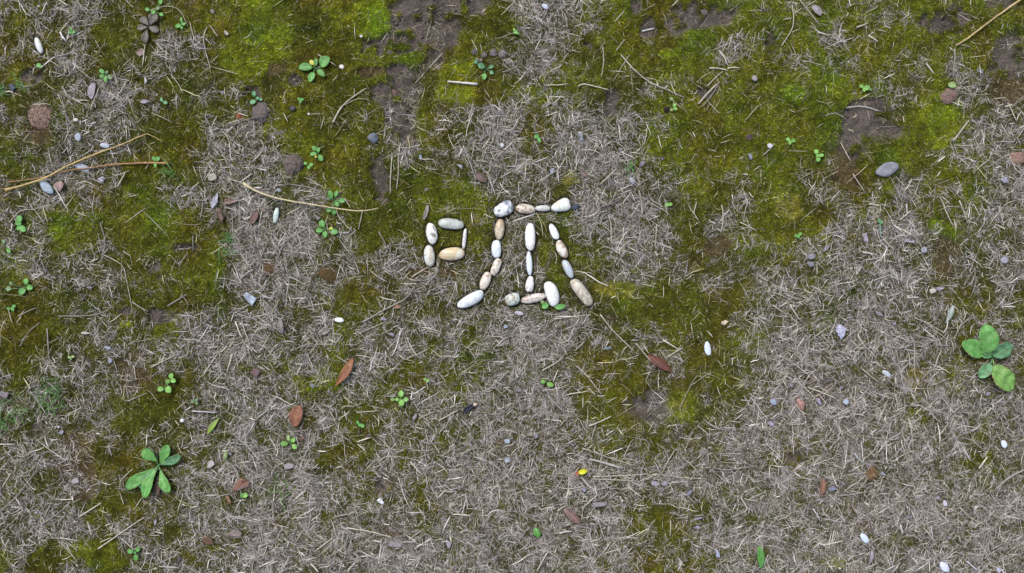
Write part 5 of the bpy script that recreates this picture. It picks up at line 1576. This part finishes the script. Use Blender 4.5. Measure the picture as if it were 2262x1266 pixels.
# tufts: blades radiating from a root
NT = 2000
tx = rng.uniform(-100, 2362, NT)
ty = rng.uniform(-100, 1366, NT)
kt = rng.random(NT) < np.clip(samp_near(dens, tx, ty) * 1.8 - 0.35, 0, 1)
tx, ty = tx[kt], ty[kt]
m = 11
az2 = rng.uniform(0, 2 * np.pi, (len(tx), 1)) + rng.normal(0, 1.1, (len(tx), m))
l2 = np.clip(rng.lognormal(math.log(26), 0.4, (len(tx), m)), 10, 70)
x2 = (tx[:, None] + np.cos(az2) * l2 * 0.5 + rng.normal(0, 2.5, l2.shape)).ravel()
y2 = (ty[:, None] + np.sin(az2) * l2 * 0.5 + rng.normal(0, 2.5, l2.shape)).ravel()
az2, l2 = az2.ravel(), l2.ravel()
w2 = np.clip(rng.lognormal(math.log(1.0), 0.28, len(x2)), 0.6, 2.4)
z2 = rng.uniform(0.001, 0.009, len(x2))
V2, F2, C2 = straw_set(x2, y2, az2, l2, w2, z2, 2)
F2 = F2 + len(V)
V, F, C = np.vstack([V, V2]), np.vstack([F, F2]), np.vstack([C, C2])
straw = link('straw_litter', make_mesh('straw_litter', V, F, None, C), M_STRAW)
straw['kind'] = 'stuff'
tag(straw, 'mat of short dead grass straws strewn over the moss', 'dead grass')
print('straw quads', len(F))

# ------------------------------------------------------------------ loose soil crumbs (stuff)
NC = 190000
x = rng.uniform(-200, 2462, NC)
y = rng.uniform(-200, 1466, NC)
p = samp_near(W[5], x, y) * 0.75 + 0.02 * samp_near(W[4], x, y) + 0.008
keep = (rng.random(NC) < p) & (samp_near(occ, x, y) == 0)
x, y = x[keep], y[keep]
n = len(x)
oct_v = np.array([[1, 0, 0], [-1, 0, 0], [0, 1, 0], [0, -1, 0], [0, 0, 1], [0, 0, -1.0]])
oct_f = np.array([[0, 2, 4], [2, 1, 4], [1, 3, 4], [3, 0, 4], [2, 0, 5], [1, 2, 5], [3, 1, 5], [0, 3, 5]])
sz = np.clip(rng.lognormal(math.log(1.15), 0.6, n), 0.5, 6) * S
aa = rng.uniform(0, 2 * np.pi, n)
P = oct_v[None] * sz[:, None, None] * rng.uniform(0.6, 1.3, (n, 6, 1))
P = P * rng.uniform(0.6, 1.1, (n, 1, 3))
rx_, ry_ = P[..., 0] * np.cos(aa)[:, None] - P[..., 1] * np.sin(aa)[:, None], P[..., 0] * np.sin(aa)[:, None] + P[..., 1] * np.cos(aa)[:, None]
V = np.stack([rx_ + ((x - CX) * S)[:, None], ry_ + ((CY - y) * S)[:, None], P[..., 2] + (samp(hgt, x, y) + sz * 0.2)[:, None]], -1)
F = oct_f[None] + (np.arange(n) * 6)[:, None, None]
c = np.array([.125, .104, .092])[None] * rng.uniform(0.55, 1.7, (n, 1)) * rng.uniform(0.93, 1.07, (n, 3))
crumb = link('soil_crumbs', make_mesh('soil_crumbs', V.reshape(-1, 3), None, F.reshape(-1, 3), np.repeat(c, 6, 0), smooth=False), M_CLOD)
crumb['kind'] = 'stuff'
tag(crumb, 'fine loose crumbs of dark soil scattered on the bare patches', 'soil crumbs')
print('crumbs', n)

# ------------------------------------------------------------------ thin living grass blades (stuff)
gx, gy = [], []
for (cx, cy, rr, k) in ((113, 868, 42, 46), (12, 198, 16, 14), (48, 185, 12, 10), (375, 378, 14, 12), (505, 528, 12, 10), (30, 900, 34, 24), (8, 940, 20, 14),
                        (500, 555, 14, 8), (1390, 372, 14, 10), (620, 1085, 30, 14), (385, 5, 30, 6)):
    gx.append(rng.normal(cx, rr * 0.5, k))
    gy.append(rng.normal(cy, rr * 0.5, k))
x, y = np.concatenate(gx), np.concatenate(gy)
n = len(x)
V, F, C = straw_set(x, y, rng.uniform(0, 6.28, n), rng.uniform(18, 48, n), rng.uniform(1.1, 1.9, n), rng.uniform(0.004, 0.010, n), 5)
C = np.ones_like(C) * np.array([.085, .20, .045]) * rng.uniform(0.7, 1.3, (len(C), 1))
gb = link('green_grass', make_mesh('green_grass', V, F, None, C), M_STRAW)
gb['kind'] = 'stuff'
tag(gb, 'few thin living green grass blades among the straw on the left', 'grass')
